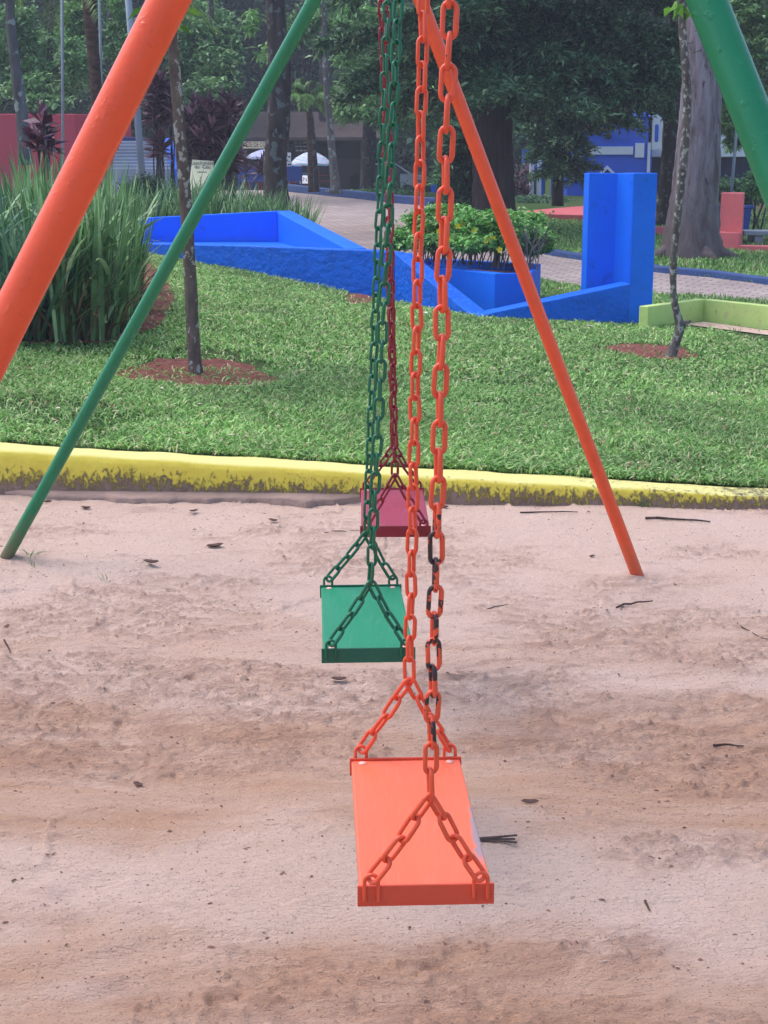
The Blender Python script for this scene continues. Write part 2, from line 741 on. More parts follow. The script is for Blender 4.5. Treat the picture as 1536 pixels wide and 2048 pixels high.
# ---- ground sheet
ground_m, nt, b = newmat('lawn_soil')
v = coords(nt, kind='World')
c1 = mix(nt, ramp(nt, noise(nt, v, .9, 6, .6), [(.35, (0, 0, 0)), (.7, (1, 1, 1))]), lin((70, 98, 52)), lin((104, 104, 72)))
c1 = mix(nt, ramp(nt, noise(nt, v, 14, 6, .7), [(.35, (0, 0, 0)), (.65, (1, 1, 1))]), c1, lin((50, 84, 40)))
c1 = mix(nt, ramp(nt, noise(nt, coords(nt, kind='World'), .35, 4, .6), [(.55, (0, 0, 0)), (.68, (.8, .8, .8))]), c1, lin((112, 82, 70)))
setc(nt, b, c1)
b.inputs['Roughness'].default_value = .95
b.inputs['Specular IOR Level'].default_value = .1
bump(nt, b, noise(nt, v, 50, 5, .7), .9, .03)


def ground_z(X, Y):
    z = Hn(X, Y) + .012 * fbm(X * 2, Y * 2, 81, 3) * (Y < 13)
    return np.where(Y < 6.85, -.35, z)


gx = np.concatenate([-np.geomspace(500, 6.2, 40), np.arange(-6, 6, .15), np.geomspace(6.2, 500, 40)])
gy = np.concatenate([-np.geomspace(300, 5, 10), [0, 6.7, 6.84, 6.86], np.arange(7, 20, .12), np.arange(20, 52, .5), np.geomspace(52, 700, 40)])
tag(gridmesh('ground', gx, gy, ground_z, ground_m), kind='structure')

# ---- paved path
pave_m, nt, b = newmat('pavers')
v = coords(nt, kind='World')
bt = N(nt, 'ShaderNodeTexBrick')
bt.offset = .5
bt.inputs['Scale'].default_value = 1
bt.inputs['Brick Width'].default_value = .24
bt.inputs['Row Height'].default_value = .16
bt.inputs['Mortar Size'].default_value = .012
bt.inputs['Mortar Smooth'].default_value = .3
bt.inputs['Color1'].default_value = (*lin((182, 166, 160)), 1)
bt.inputs['Color2'].default_value = (*lin((158, 143, 140)), 1)
bt.inputs['Mortar'].default_value = (*lin((104, 92, 92)), 1)
vm = N(nt, 'ShaderNodeMapping')
vm.inputs['Rotation'].default_value = (0, 0, R(24))
nt.links.new(v, vm.inputs[0])
nt.links.new(vm.outputs[0], bt.inputs['Vector'])
dn = noise(nt, v, 1.1, 6, .65)
pc = mix(nt, ramp(nt, dn, [(.4, (0, 0, 0)), (.7, (.6, .6, .6))]), bt.outputs['Color'], lin((136, 116, 112)))
setc(nt, b, pc)
b.inputs['Roughness'].default_value = .85
bump(nt, b, math_(nt, 'SUBTRACT', noise(nt, v, 30, 4), bt.outputs['Fac']), .6, .012)

far_kerb_px = [(470, 376), (575, 384), (640, 391), (700, 397), (790, 407), (870, 414), (940, 420), (1000, 427)]
isl_px = [(1000, 436), (1018, 470), (1040, 500), (1100, 512), (1170, 523), (1240, 535), (1310, 546), (1420, 556), (1536, 571), (1700, 592)]
fk = [G(*p) for p in far_kerb_px]
ik = [G(*p) for p in isl_px]
lowr = [G(1700, 622), G(1536, 606), G(1420, 596), G(1300, 588), G(1170, 577), G(1063, 558)]
path_poly = [(p.x, p.y) for p in fk] + [(p.x, p.y) for p in ik] + [(ik[-1].x + 6, ik[-1].y - 1.2), (ik[-1].x + 6, ik[-1].y - 4.2)] + [(p.x, p.y) for p in lowr] + [(-.2, 19.4), (-.6, 21.2), (-3.2, 21.2), (-6.5, 21.5), (-8.5, 34), (-9, 43.5)]
tag(sheet('paved_path', path_poly, pave_m, .008, .6), kind='structure')

# ---- soil
soil_m, nt, b = newmat('red_soil')
v = coords(nt, kind='World')
n1 = noise(nt, v, 26, 7, .7)
setc(nt, b, ramp(nt, n1, [(.3, lin((92, 46, 40))), (.5, lin((140, 76, 62))), (.72, lin((170, 118, 100)))]))
b.inputs['Roughness'].default_value = .95
bump(nt, b, n1, 1.0, .05)


def blob(cx, cy, rx, ry, seed=0, n=26, amp=.22):
    rg = random.Random(seed)
    ph = [rg.uniform(0, 6.28) for _ in range(4)]
    out = []
    for i in range(n):
        a = 2 * math.pi * i / n
        k = 1 + amp * (math.sin(2 * a + ph[0]) * .4 + math.sin(3 * a + ph[1]) * .35 + math.sin(5 * a + ph[2]) * .35) + rg.uniform(-.05, .05)
        out.append((cx + rx * k * math.cos(a), cy + ry * k * math.sin(a)))
    return out


g1 = G(392, 752)
g2 = G(1345, 717)
ring1 = blob(g1.x + .02, g1.y + .05, .43, .62, 3)
g2b = G(1300, 706)
ring2 = blob(g2b.x, g2b.y, .36, .5, 5)
g3 = G(716, 600)
ring3 = blob(g3.x, g3.y, .14, .6, 7)
bed = [G(-500, 700), G(30, 694), G(130, 692), G(240, 690), G(320, 655), G(352, 600), G(330, 560), G(300, 530)]
bed = [(p.x, p.y) for p in bed] + [(-3.1, 17.0), (-8, 18)]
ringz = lambda X, Y: Hn(X, Y) + .02 * fbm(X * 9, Y * 9, 3, 3)
for nm, poly in (('soil_ring', ring1), ('soil_ring', ring2), ('soil_patch', ring3), ('planting_bed', bed)):
    tag(sheet(nm, poly, soil_m, .014, .07 if nm != 'planting_bed' else .15, ringz), kind='structure')

# sandbox beyond the tower, lime edged
sb = [G(1366, 650), P(1408, 624, 14.35), P(1536, 634, 13.6), P(1720, 652, 12.9), G(1750, 705), G(1536, 672)]
sbp = [(p.x, p.y) for p in sb]
tag(sheet('sandbox_sand', sbp, sand_m, .01, .12), kind='structure')

# back planting soil behind blue trough
bed2 = [(-8.5, 17.8), (-3.4, 17.9), (-3.2, 20.5), (-1.2, 20.6), (-1.6, 21.6), (-3.0, 24.5), (-8.5, 26)]
tag(sheet('planting_bed', bed2, soil_m, .02, .3), kind='structure')

# ---- grass blades (carpet grass)
grass_m = leafmat('grass_blades', (58, 96, 46), (108, 150, 78), (176, 204, 140), trans=.25, rough=.55, spec=.3, stops=[(0, (84, 118, 66)), (.3, (110, 158, 76)), (.65, (136, 184, 98)), (.88, (186, 216, 146)), (.95, (214, 206, 166)), (1, (150, 118, 94))], big=(.72, 1.3, .9))


def grass(name, n, x0, x1, y0, y1, L, W, excl, dens=None, seed=1, lean=(0.85, 1.7)):
    rg = np.random.default_rng(seed)
    x = rg.uniform(x0, x1, n)
    y = rg.uniform(y0, y1, n)
    m = np.ones(n, bool)
    # gently curved front line on the curb
    m &= y > curb_y(x) + .195
    m &= y < np.interp(x, _wx, _wy) + .05 if y1 < 18 else m
    for e in excl:
        m &= ~(inpoly(x, y, e) & (rg.random(n) > .07))
    if dens is not None:
        m &= dens(x, y, rg)
    x, y = x[m], y[m]
    n = len(x)
    z = Hn(x, y) + .004
    a = rg.uniform(0, 2 * np.pi, n)
    th = rg.uniform(lean[0], lean[1], n)
    patch = 1 + .5 * fbm(x * 1.3, y * 1.3, 77, 3)
    l = L * rg.uniform(.6, 1.3, n) * patch
    w = W * rg.uniform(.7, 1.3, n)
    dh = np.stack([np.cos(a), np.sin(a), np.zeros(n)], -1)
    sd = np.stack([-np.sin(a), np.cos(a), rg.normal(0, .3, n)], -1)
    up = np.array([0, 0, 1.])
    p0 = np.stack([x, y, z], -1)
    d1 = dh * np.sin(th * .5)[:, None] + up * np.cos(th * .5)[:, None]
    d2 = dh * np.sin(th * 1.15)[:, None] + up * np.cos(th * 1.15)[:, None]
    p1 = p0 + d1 * (l * .5)[:, None]
    p2 = p1 + d2 * (l * .55)[:, None]
    hw = (w / 2)[:, None]
    V = np.stack([p0 - sd * hw * .7, p0 + sd * hw * .7, p1 + sd * hw, p1 - sd * hw, p2 + sd * hw * .12, p2 - sd * hw * .12], 1).reshape(-1, 3)
    i = np.arange(n) * 6
    Fq = np.concatenate([np.stack([i, i + 1, i + 2, i + 3], -1), np.stack([i + 3, i + 2, i + 4, i + 5], -1)])
    return tag(npmesh(name, V, Fq, grass_m), kind='stuff')


sbp_g = [(p.x, p.y) for p in (G(1350, 655), G(1408, 600), G(1800, 600), G(1800, 735), G(1536, 690), G(1440, 668))]
EX = [sbp_g, ring1, ring2, ring3, bed, sbp]
worn = lambda x, y, rg: rg.random(len(x)) < np.clip(1.2 + 2.0 * fbm(x * .9, y * .9, 91, 4, .6), .12, 1)
o = grass('lawn_grass', 220000, -3.2, 3.2, 6.7, 9.6, .05, .0072, EX, worn, 1)
tag(o, 'short broad bladed green lawn grass nearest the yellow kerb', 'grass')
o = grass('lawn_grass', 240000, -4.6, 6.0, 9.6, 17.5, .056, .0105, EX, worn, 2)
tag(o, 'green lawn grass sloping up to the blue walls', 'grass')
isl = [(p.x, p.y) for p in ik] + [(14, 20), (14, 34), (4, 36)]
isl_in = lambda x, y, rg: inpoly(x, y, isl) & (rg.random(len(x)) < np.clip(1.35 - (y - 19) * .07, .2, 1))
o = grass('island_grass', 90000, 1.5, 11, 16, 33, .055, .02, [], isl_in, 3, (.2, 1.1))
tag(o, 'darker thin grass under the big pale trunk beyond the path', 'grass')
strip = lambda x, y, rg: ~inpoly(x, y, path_poly) & ~inpoly(x, y, sbp)
o = grass('verge_grass', 30000, 1.1, 6.5, 15.0, 19.5, .06, .014, [sbp], strip, 4, (.3, 1.2))
tag(o, 'green verge grass between the blue pillar and the paved path', 'grass')

# ================================================================== YELLOW KERB
ykerb_m, nt, b = newmat('yellow_kerb_paint')
g = N(nt, 'ShaderNodeNewGeometry')
sp = N(nt, 'ShaderNodeSeparateXYZ')
nt.links.new(g.outputs['Position'], sp.inputs[0])
v = coords(nt, (1, 1, .55), 'World')
topz = math_(nt, 'MULTIPLY_ADD', sp.outputs['X'], -.05, .15)
rel = math_(nt, 'SUBTRACT', topz, sp.outputs['Z'])          # depth below the top edge
na = noise(nt, v, 42, 9, .85, .4)
nb_ = noise(nt, v, 5, 5, .6)
wear = math_(nt, 'ADD', math_(nt, 'MULTIPLY', na, .5), math_(nt, 'MULTIPLY', nb_, .1))
f = math_(nt, 'SUBTRACT', math_(nt, 'ADD', rel, wear), .0)
lim = math_(nt, 'MULTIPLY_ADD', sp.outputs['X'], -.03, .375)
ff = ramp(nt, math_(nt, 'SUBTRACT', f, math_(nt, 'SUBTRACT', lim, .5)), [(.485, (0, 0, 0)), (.53, (1, 1, 1))])
ye = mix(nt, noise(nt, v, 8, 5), lin((228, 208, 60)), lin((246, 230, 100)))
# sky light on the kerb top painted in: paler where it faces up
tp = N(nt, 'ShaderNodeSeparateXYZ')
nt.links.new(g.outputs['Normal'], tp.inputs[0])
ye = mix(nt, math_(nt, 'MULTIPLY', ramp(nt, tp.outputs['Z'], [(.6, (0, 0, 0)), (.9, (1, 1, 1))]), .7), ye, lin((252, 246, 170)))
br = mix(nt, noise(nt, v, 40, 5, .7), lin((120, 96, 88)), lin((170, 146, 134)))
setc(nt, b, mix(nt, ff, ye, br))
b.inputs['Roughness'].default_value = .75
bump(nt, b, math_(nt, 'SUBTRACT', na, ff), 1.0, .012)
n = 900
X = np.linspace(-14, 14, n)
rows = []
prof = [(0.0, None, -.12), (0.0, 0, .0), (.004, .45, 0), (.006, .8, 0), (.012, .93, 0), (.03, 1.0, 0), (.1, 1.01, 0), (.18, 1.0, 0), (.2, .9, 0), (.205, None, -.3)]
for j, (dy, fz, zz) in enumerate(prof):
    top = curb_top(X)
    z = np.full(n, zz) if fz is None else top * fz + zz
    wy_ = .008 * fbm(X * 6, np.full(n, j * .9), 3, 3) + .016 * fbm(X * .9, X * 0, 2, 2)
    wz = .008 * fbm(X * 5, np.full(n, j * .7), 6, 3) if fz else 0
    rows.append(np.stack([X, curb_y(X) + dy + wy_, z + wz], -1))
Vv = np.concatenate(rows)
i = (np.arange(len(prof) - 1)[:, None] * n + np.arange(n - 1)[None]).ravel()
yk = npmesh('kerb', Vv, np.stack([i, i + 1, i + n + 1, i + n], -1), ykerb_m, smooth=True)
tag(yk, 'worn yellow painted concrete kerb between the sandpit and the lawn', 'kerb')
# broken concrete lip at its foot
conc_m = paint('raw_concrete', (150, 126, 116), .9, .25, 30, .8, .01, dirt=(176, 150, 138))
nn = 160
X = np.linspace(-1.75, -.1, nn)
e = .07 + .05 * fbm(X * 3, X * 0, 14, 3) + .03 * fbm(X * 14, X * 0, 15, 2)
e *= sstep(-1.8, -1.5, X) * sstep(-.05, -.35, X)
rows = [np.stack([X, curb_y(X) + .01, np.full(nn, .055)], -1), np.stack([X, curb_y(X) - e * .7, .045 + .012 * fbm(X * 9, X * 0, 7, 3)], -1),
        np.stack([X, curb_y(X) - e, .033 + .012 * fbm(X * 9, X * 0, 8, 3)], -1), np.stack([X, curb_y(X) - e + .012, np.full(nn, -.04)], -1)]
i = (np.arange(3)[:, None] * nn + np.arange(nn - 1)[None]).ravel()
lip = npmesh('concrete_lip', np.concatenate(rows), np.stack([i, i + nn, i + nn + 1, i + 1], -1), conc_m, parent=yk, smooth=True)

# ================================================================== SWING SET
def chippy(name, rgb, rough=.27, chip=None, wx=None, var=.07):
    """gloss paint over steel, chips where chip=(zmin, zmax) """
    m, nt, b = newmat(name)
    c = lin(rgb)
    v = coords(nt, kind='World')
    cc = ramp(nt, noise(nt, v, 14, 5), [(.25, scl(c, 1 - var)), (.75, scl(c, 1 + var))])
    # rubbed, slightly chalky areas
    cc = mix(nt, ramp(nt, noise(nt, v, 45, 5, .7), [(.6, (0, 0, 0)), (.75, (.25, .25, .25))]), cc, scl(c, .62))
    if chip:
        g = N(nt, 'ShaderNodeNewGeometry')
        s = N(nt, 'ShaderNodeSeparateXYZ')
        nt.links.new(g.outputs['Position'], s.inputs[0])
        zz = s.outputs['Z']
        m1 = ramp(nt, math_(nt, 'DIVIDE', math_(nt, 'ABSOLUTE', math_(nt, 'SUBTRACT', zz, (chip[0] + chip[1]) / 2)), (chip[1] - chip[0]) / 2), [(.55, (.20, .20, .20)), (1.0, (0, 0, 0))])
        nf = noise(nt, v, 40, 3, .6)
        thr = math_(nt, 'ADD', nf, m1)
        f = ramp(nt, thr, [(.72, (0, 0, 0)), (.735, (1, 1, 1))])
        cc = mix(nt, f, cc, lin((52, 38, 42)))
    setc(nt, b, cc)
    b.inputs['Roughness'].default_value = rough
    b.inputs['Specular IOR Level'].default_value = .45
    bump(nt, b, noise(nt, v, 120, 4, .6), .3, .002)
    return m


orange = chippy('orange_paint', (226, 88, 48))
orange_ch = chippy('orange_chain_paint', (222, 84, 52), .36)
orange_wn = chippy('worn_orange_chain_paint', (222, 84, 52), .36, (.66, 1.10))
green = chippy('green_paint', (18, 112, 76))
green_ch = chippy('green_chain_paint', (16, 98, 68))
red_ch = chippy('red_chain_paint', (128, 24, 38))


def legmat(name, rgb, stain):
    """painted pipe with rain-and-sand stain near the ground"""
    m = chippy(name, rgb)
    nt = m.node_tree
    b = nt.nodes['Principled BSDF']
    src = b.inputs['Base Color'].links[0].from_socket
    g = N(nt, 'ShaderNodeNewGeometry')
    s = N(nt, 'ShaderNodeSeparateXYZ')
    nt.links.new(g.outputs['Position'], s.inputs[0])
    v = coords(nt, kind='World')
    q = math_(nt, 'MULTIPLY_ADD', noise(nt, v, 14, 5, .7), .35, s.outputs['Z'])
    f = ramp(nt, q, [(.16, (.85, .85, .85)), (.36, (0, 0, 0))])
    setc(nt, b, mix(nt, f, src, lin(stain)))
    # drips and blisters
    nb = noise(nt, coords(nt, kind='World'), 75, 2, .4)
    bl = ramp(nt, nb, [(.64, (0, 0, 0)), (.74, (1, 1, 1))])
    n2 = N(nt, 'ShaderNodeBump')
    n2.inputs['Strength'].default_value = .3
    n2.inputs['Distance'].default_value = .003
    nt.links.new(bl, n2.inputs['Height'])
    old = b.inputs['Normal'].links[0].from_socket
    nt.links.new(old, n2.inputs['Normal'])
    nt.links.new(n2.outputs[0], b.inputs['Normal'])
    return m


orange_leg = legmat('orange_leg_paint', (226, 84, 44), (196, 96, 66))
green_leg = legmat('green_leg_paint', (22, 118, 78), (120, 96, 76))

frame = empty('swing_stand', (0, 3.7, 0), 'tall pipe swing frame with orange and green legs standing in the sand', 'swing stand')
BZ = 2.47


def legline(a, b, mat):
    """a upper point, b lower point -> leg from beam height down into the sand"""
    d = b - a
    t0 = (BZ - a.z) / d.z
    t1 = (-.08 - a.z) / d.z
    top = a + d * t0
    bot = a + d * t1
    pts = [top.lerp(bot, k / 24) for k in range(25)]
    MB().tube(pts, .024, 28).build('leg', mat, frame, smooth=True)
    return top


a0 = P(338.5, 0, 1.86)
ta = legline(a0, P(138, 400, 1.83), orange_leg)
tb = legline(P(1413.5, 0, 1.93), P(1492, 200, 1.885), green_leg)
f1 = GS(9, 1121)
f2 = GS(1274, 1149)
tc = legline(P(628, 0, 5.35), f1, green_leg)
td = legline(P(841, 0, 5.3), f2, orange_leg)
nearx = Vector(((ta.x + tb.x) / 2, (ta.y + tb.y) / 2, BZ))
farx = Vector(((tc.x + td.x) / 2, (tc.y + td.y) / 2, BZ))
dd = (farx - nearx).normalized()


def beamx(y):
    t = (y - nearx.y) / (farx.y - nearx.y)
    return nearx.x + (farx.x - nearx.x) * t


MB().tube([nearx - dd * .15, farx + dd * .15], .028, 28).build('beam', orange, frame, smooth=True)
for c, m in ((nearx, orange), (farx, green)):
    MB().tube([c - dd * .07, c + dd * .07], .042, 24).build('joint_collar', m, frame, smooth=True, bevel=.003)


def link_mesh(name, mat):
    r, Rr, hs = .0034, .0085, .0135
    path = []
    for i in range(9):
        a = math.pi * i / 8
        path.append((Rr * math.cos(a), hs + Rr * math.sin(a)))
    for i in range(9):
        a = math.pi + math.pi * i / 8
        path.append((Rr * math.cos(a), -hs + Rr * math.sin(a)))
    n = len(path)
    V, Fq = [], []
    sg = 9
    for i in range(n):
        p = Vector((path[i][0], 0, path[i][1]))
        q0 = Vector((path[i - 1][0], 0, path[i - 1][1]))
        q1 = Vector((path[(i + 1) % n][0], 0, path[(i + 1) % n][1]))
        t = (q1 - q0).normalized()
        u = Vector((t.z, 0, -t.x))
        rr = r * (1.0 + (.22 if i in (13, 14) and False else 0))
        # weld bead on one side
        if i in (8, 9):
            rr = r * 1.12
        for j in range(sg):
            a = 2 * math.pi * j / sg
            V.append(tuple(p + (u * math.cos(a) + Vector((0, 1, 0)) * math.sin(a)) * rr))
    for i in range(n):
        for j in range(sg):
            a = i * sg + j
            b_ = i * sg + (j + 1) % sg
            c = ((i + 1) % n) * sg + (j + 1) % sg
            d = ((i + 1) % n) * sg + j
            Fq.append((a, b_, c, d))
    me = bpy.data.meshes.new(name)
    me.from_pydata(V, [], Fq)
    me.polygons.foreach_set('use_smooth', [True] * len(me.polygons))
    me.materials.append(mat)
    return me


PITCHL = .0379


def chain(parent, me, pts, twist0, n=None, tw_rate=0.0, name='chain', jit=.12):
    """links along polyline pts (first = top). returns chain empty part"""
    pts = [Vector(p) for p in pts]
    L = sum((pts[i + 1] - pts[i]).length for i in range(len(pts) - 1))
    if n is None:
        n = max(1, round(L / PITCHL))
    step = L / n
    base = bpy.data.objects.new(name, None)
    link(base, parent)
    base.location = pts[-1] - parent_world(parent)
    base.empty_display_size = .02
    pw = parent_world(base)

    def at(s):
        for i in range(len(pts) - 1):
            l = (pts[i + 1] - pts[i]).length
            if s <= l or i == len(pts) - 2:
                return pts[i] + (pts[i + 1] - pts[i]) * (s / l), (pts[i + 1] - pts[i]).normalized()
            s -= l
    for k in range(n):
        p, t = at((k + .5) * step)
        q = (-t).to_track_quat('Z', 'Y')
        tw = twist0 + (k % 2) * math.pi / 2 + tw_rate * k + rnd.uniform(-jit, jit)
        q = q @ Quaternion((0, 0, 1), tw)
        q = q @ Quaternion((0, 1, 0), rnd.uniform(-.05, .05)) @ Quaternion((1, 0, 0), rnd.uniform(-.05, .05))
        o = bpy.data.objects.new('link', me)
        link(o, base)
        o.location = p - pw
        o.rotation_mode = 'QUATERNION'
        o.rotation_quaternion = q
        s = step / PITCHL
        o.scale = (1, 1, .5 + .5 * s if s > 1 else .35 + .65 * s)
    return base


def seatmat(name, rgb, wear=False, scuff=None):
    m, nt, b = newmat(name)
    c = lin(rgb)
    v = coords(nt, kind='Object')
    cc = ramp(nt, noise(nt, coords(nt, (1.5, .4, 1)), 7, 5), [(.3, scl(c, .93)), (.7, scl(c, 1.05))])
    cc = mix(nt, ramp(nt, noise(nt, coords(nt, (6, .7, 1)), 16, 6, .7), [(.52, (0, 0, 0)), (.72, (.26, .26, .26))]), cc, tuple(min(1, q * .8 + .16) for q in c))
    cc = mix(nt, ramp(nt, noise(nt, coords(nt, (1, 1, 1)), 38, 7, .8), [(.58, (0, 0, 0)), (.7, (.45, .45, .45))]), cc, scl(c, .6))
    s = N(nt, 'ShaderNodeSeparateXYZ')
    nt.links.new(v, s.inputs[0])
    if wear:
        ex = math_(nt, 'ADD', s.outputs['X'], math_(nt, 'MULTIPLY', noise(nt, v, 30, 6, .7), .035))
        gate = ramp(nt, math_(nt, 'ABSOLUTE', math_(nt, 'SUBTRACT', s.outputs['Y'], -.015)), [(.12, (1, 1, 1)), (.17, (0, 0, 0))])
        f = math_(nt, 'MULTIPLY', ramp(nt, ex, [(.1065, (0, 0, 0)), (.109, (1, 1, 1))]), gate)
        cc = mix(nt, f, cc, lin((150, 128, 134)))
        n2 = noise(nt, coords(nt, (5, 1, 1)), 12, 5, .7)
        f2 = ramp(nt, n2, [(.685, (0, 0, 0)), (.70, (.8, .8, .8))])
        cc = mix(nt, f2, cc, lin((158, 120, 124)))
    if scuff:
        n3 = noise(nt, coords(nt, (2, 14, 1)), 9, 5, .7)
        f3 = ramp(nt, n3, [(.66, (0, 0, 0)), (.72, (.6, .6, .6))])
        cc = mix(nt, f3, cc, lin(scuff))
    setc(nt, b, cc)
    b.inputs['Roughness'].default_value = .42
    b.inputs['Specular IOR Level'].default_value = .5
    bump(nt, b, noise(nt, coords(nt, (3, .6, 1)), 22, 4, .6), .15, .002)
    return m


m_bolt = paint('worn_bolt_head', (236, 170, 160), .5, .3, 60)


def swing(label, pn, pf, W, apn, apf, topn, topf, m_seat, m_plate, me_link, m_ch, tw, twr=(0, 0), group=None):
    """pn/pf = near and far centre of the seat's top edge; apn/apf = where each bridle meets its chain"""
    c = (pn + pf) / 2
    root = empty('swing', (c.x, c.y, c.z), label, 'swing')
    ax = (pf - pn)
    L = ax.length
    ax = ax.normalized()
    sd = Vector((ax.y, -ax.x, 0)).normalized()
    up = sd.cross(ax).normalized()

    def W_(a, s_, u):
        return c + ax * a + sd * s_ + up * u

    def obox(mb, a0, a1, s0, s1, u0, u1):
        vs = [W_(a, s_, u) for u in (u0, u1) for a, s_ in ((a0, s0), (a0, s1), (a1, s1), (a1, s0))]
        mb.add(vs, [(3, 2, 1, 0), (4, 5, 6, 7), (0, 1, 5, 4), (1, 2, 6, 5), (2, 3, 7, 6), (3, 0, 4, 7)])
        return mb

    h = L / 2
    w = W / 2
    T = .024
    bd = obox(MB(), -h + .0045, h - .0045, -w + .003, w - .003, -T, 0).build('seat_board', m_seat, root, bevel=.003)
    for sgn in (-1, 1):
        mb = MB()
        a = sgn * h
        lo, hi = (a - .0045, a) if sgn > 0 else (a, a + .0045)
        obox(mb, lo, hi, -w, w, -T - .004, .004)
        pl = mb.build('end_plate', m_plate, root, bevel=.0012)
        for s2 in (-1, 1):
            # welded U loop on the outer face of the plate
            cx = s2 * (w - .02)
            pts = []
            hw = .0098
            out = a + sgn * .003
            for k in range(5):
                pts.append(W_(out, cx - hw, -T + .005 + k * .008))
            for k in range(1, 8):
                an = math.pi - math.pi * k / 8
                pts.append(W_(out + sgn * .002, cx + hw * math.cos(an), .013 + hw * 1.1 * math.sin(an)))
            for k in range(4, -1, -1):
                pts.append(W_(out, cx + hw, -T + .005 + k * .008))
            MB().tube(pts, .003, 9).build('chain_loop', m_ch, root, smooth=True)
        ap = apn if sgn < 0 else apf
        for s2 in (-1, 1):
            e = W_(a + sgn * .005, s2 * (w - .02), .016)
            mid = ap.lerp(e, .5) + Vector((0, 0, -.004))
            chain(root, me_link, [ap, mid, e], .9 * s2, name='bridle_chain', jit=.3)
        tp = topn if sgn < 0 else topf
        k = 0 if sgn < 0 else 1
        chain(root, (lm_w if me_link is lm_o and sgn < 0 else me_link), [tp, tp.lerp(ap, .5) + Vector((0, .002, 0)), ap], tw[k], tw_rate=twr[k], name='chain')
        bx = beamx(tp.y)
        pts = [Vector((tp.x + .006, tp.y, BZ - .052)), Vector((bx + .032, tp.y, BZ - .02))]
        pts += [Vector((bx + .032 * math.cos(math.pi * q / 12), tp.y, BZ + .034 * math.sin(math.pi * q / 12))) for q in range(13)]
        pts += [Vector((bx - .032, tp.y, BZ - .02)), Vector((tp.x - .006, tp.y, BZ - .052))]
        MB().tube(pts, .0042, 8).build('hanger', m_plate, root, smooth=True)
    for a in (-h + .018, h - .018):
        for s2 in (-1, 1):
            q0 = W_(a, s2 * (w - .022), 0)
            MB().tube([q0, q0 + up * .0022], [.0075, .0055], 12).build('bolt_head', m_bolt, root, smooth=True)
    return root


def topat(ap, px_top):
    b_ = P(px_top, 0, ap.y)
    t = (BZ - .046 - ap.z) / (b_.z - ap.z)
    return ap + (b_ - ap) * t


so = seatmat('orange_seat_paint', (236, 104, 70), wear=True)
sg = seatmat('green_seat_paint', (6, 128, 88), scuff=(150, 190, 176))
sr = seatmat('red_seat_paint', (150, 38, 66), scuff=(196, 120, 144))
lm_o = link_mesh('orange_link', orange_ch)
lm_w = link_mesh('worn_orange_link', orange_wn)
lm_g = link_mesh('green_link', green_ch)
lm_r = link_mesh('red_link', red_ch)
orange_pl = chippy('orange_plate_paint', (206, 74, 48), .4)
green_pl = chippy('green_plate_paint', (20, 92, 68), .4)
red_pl = chippy('red_plate_paint', (130, 26, 40), .4)

pn, pf = P(852, 1775, 1.977), P(811, 1518, 2.482)
sw1 = swing('orange swing nearest the camera with chipped chain and worn seat edge', pn, pf, .197,
            P(860, 1592, pn.y), P(818, 1360, pf.y), topat(P(860, 1592, pn.y), 900), topat(P(818, 1360, pf.y), 847), so, orange_pl, lm_o, orange_ch, (.12, .45), (.0, .012))
pn, pf = P(737, 1300, 2.995), P(721.5, 1172, 3.489)
sw2 = swing('green swing in the middle of the row with green seat and chains', pn, pf, .197,
            P(741, 1165, pn.y), P(733, 1066, pf.y), topat(P(741, 1165, pn.y), 797), topat(P(733, 1066, pf.y), 776), sg, green_pl, lm_g, green_ch, (.5, .2), (.03, .01))
pn, pf = P(791, 1055, 4.05), P(784, 978, 4.514)
sw3 = swing('dark red swing farthest in the row with crimson seat', pn, pf, .197,
            P(790, 950, pn.y), P(788, 893, pf.y), topat(P(790, 950, pn.y), 771), topat(P(788, 893, pf.y), 762), sr, red_pl, lm_r, red_ch, (.3, .9), (.06, .09))

# ================================================================== BLUE WALLS
blue_m = paint('blue_masonry_paint', (0, 108, 234), .55, .10, 26, .6, .006, big=2, spec=.22, dirt=(6, 82, 178))
blue_rough = paint('blue_rough_render', (0, 100, 220), .55, .14, 14, 1.0, .03, big=4, spec=.22, dirt=(8, 74, 160))
top = lambda px, py, D: tuple(P(px, py, D))


def wpt(px, py, D):
    p = P(px, py, D)
    return (p.x, p.y, p.z)


tr = empty('trough_planter', P(420, 500, 17.5), 'long low blue trough planter with sloping ends left of the swings', 'planter')
front = [wpt(262, 486, 17.35), wpt(285, 487, 17.2), wpt(500, 492, 16.4), wpt(740, 501, 15.6), wpt(788, 506, 15.42)]
base_z = -.1
pd = P(946, 634, 14.05)
e0 = wpt(788, 506, 15.42)
MB().wall(front, .2, base_z).build('front_wall', blue_rough, tr, bevel=.012)
back = [wpt(262, 437, 20.0), wpt(555, 422, 20.0)]
MB().wall(back, .2, base_z).build('back_wall', blue_m, tr, bevel=.012)
bl, br_ = P(555, 422, 20.0), P(692, 497, 15.95)
MB().wall([(bl.x - .05, bl.y + .2, bl.z), (br_.x, br_.y, br_.z)], .22, base_z).build('sloping_end_wall', blue_m, tr, bevel=.01)
cl, dl = P(262, 437, 20.0), P(264, 487, 17.5)
MB().wall([(dl.x - .1, dl.y + .01, dl.z - .003), (cl.x - .1, cl.y - .005, cl.z - .003)], .2, base_z).build('left_end_wall', blue_m, tr, bevel=.01)
q = [(front[0][0] + .05, front[0][1] + .15), (front[3][0], front[3][1] + .15), (br_.x, br_.y + .1), (bl.x, bl.y - .05), (cl.x, cl.y - .05)]
MB().prism(q, .1, .56).build('trough_floor', blue_m, tr)

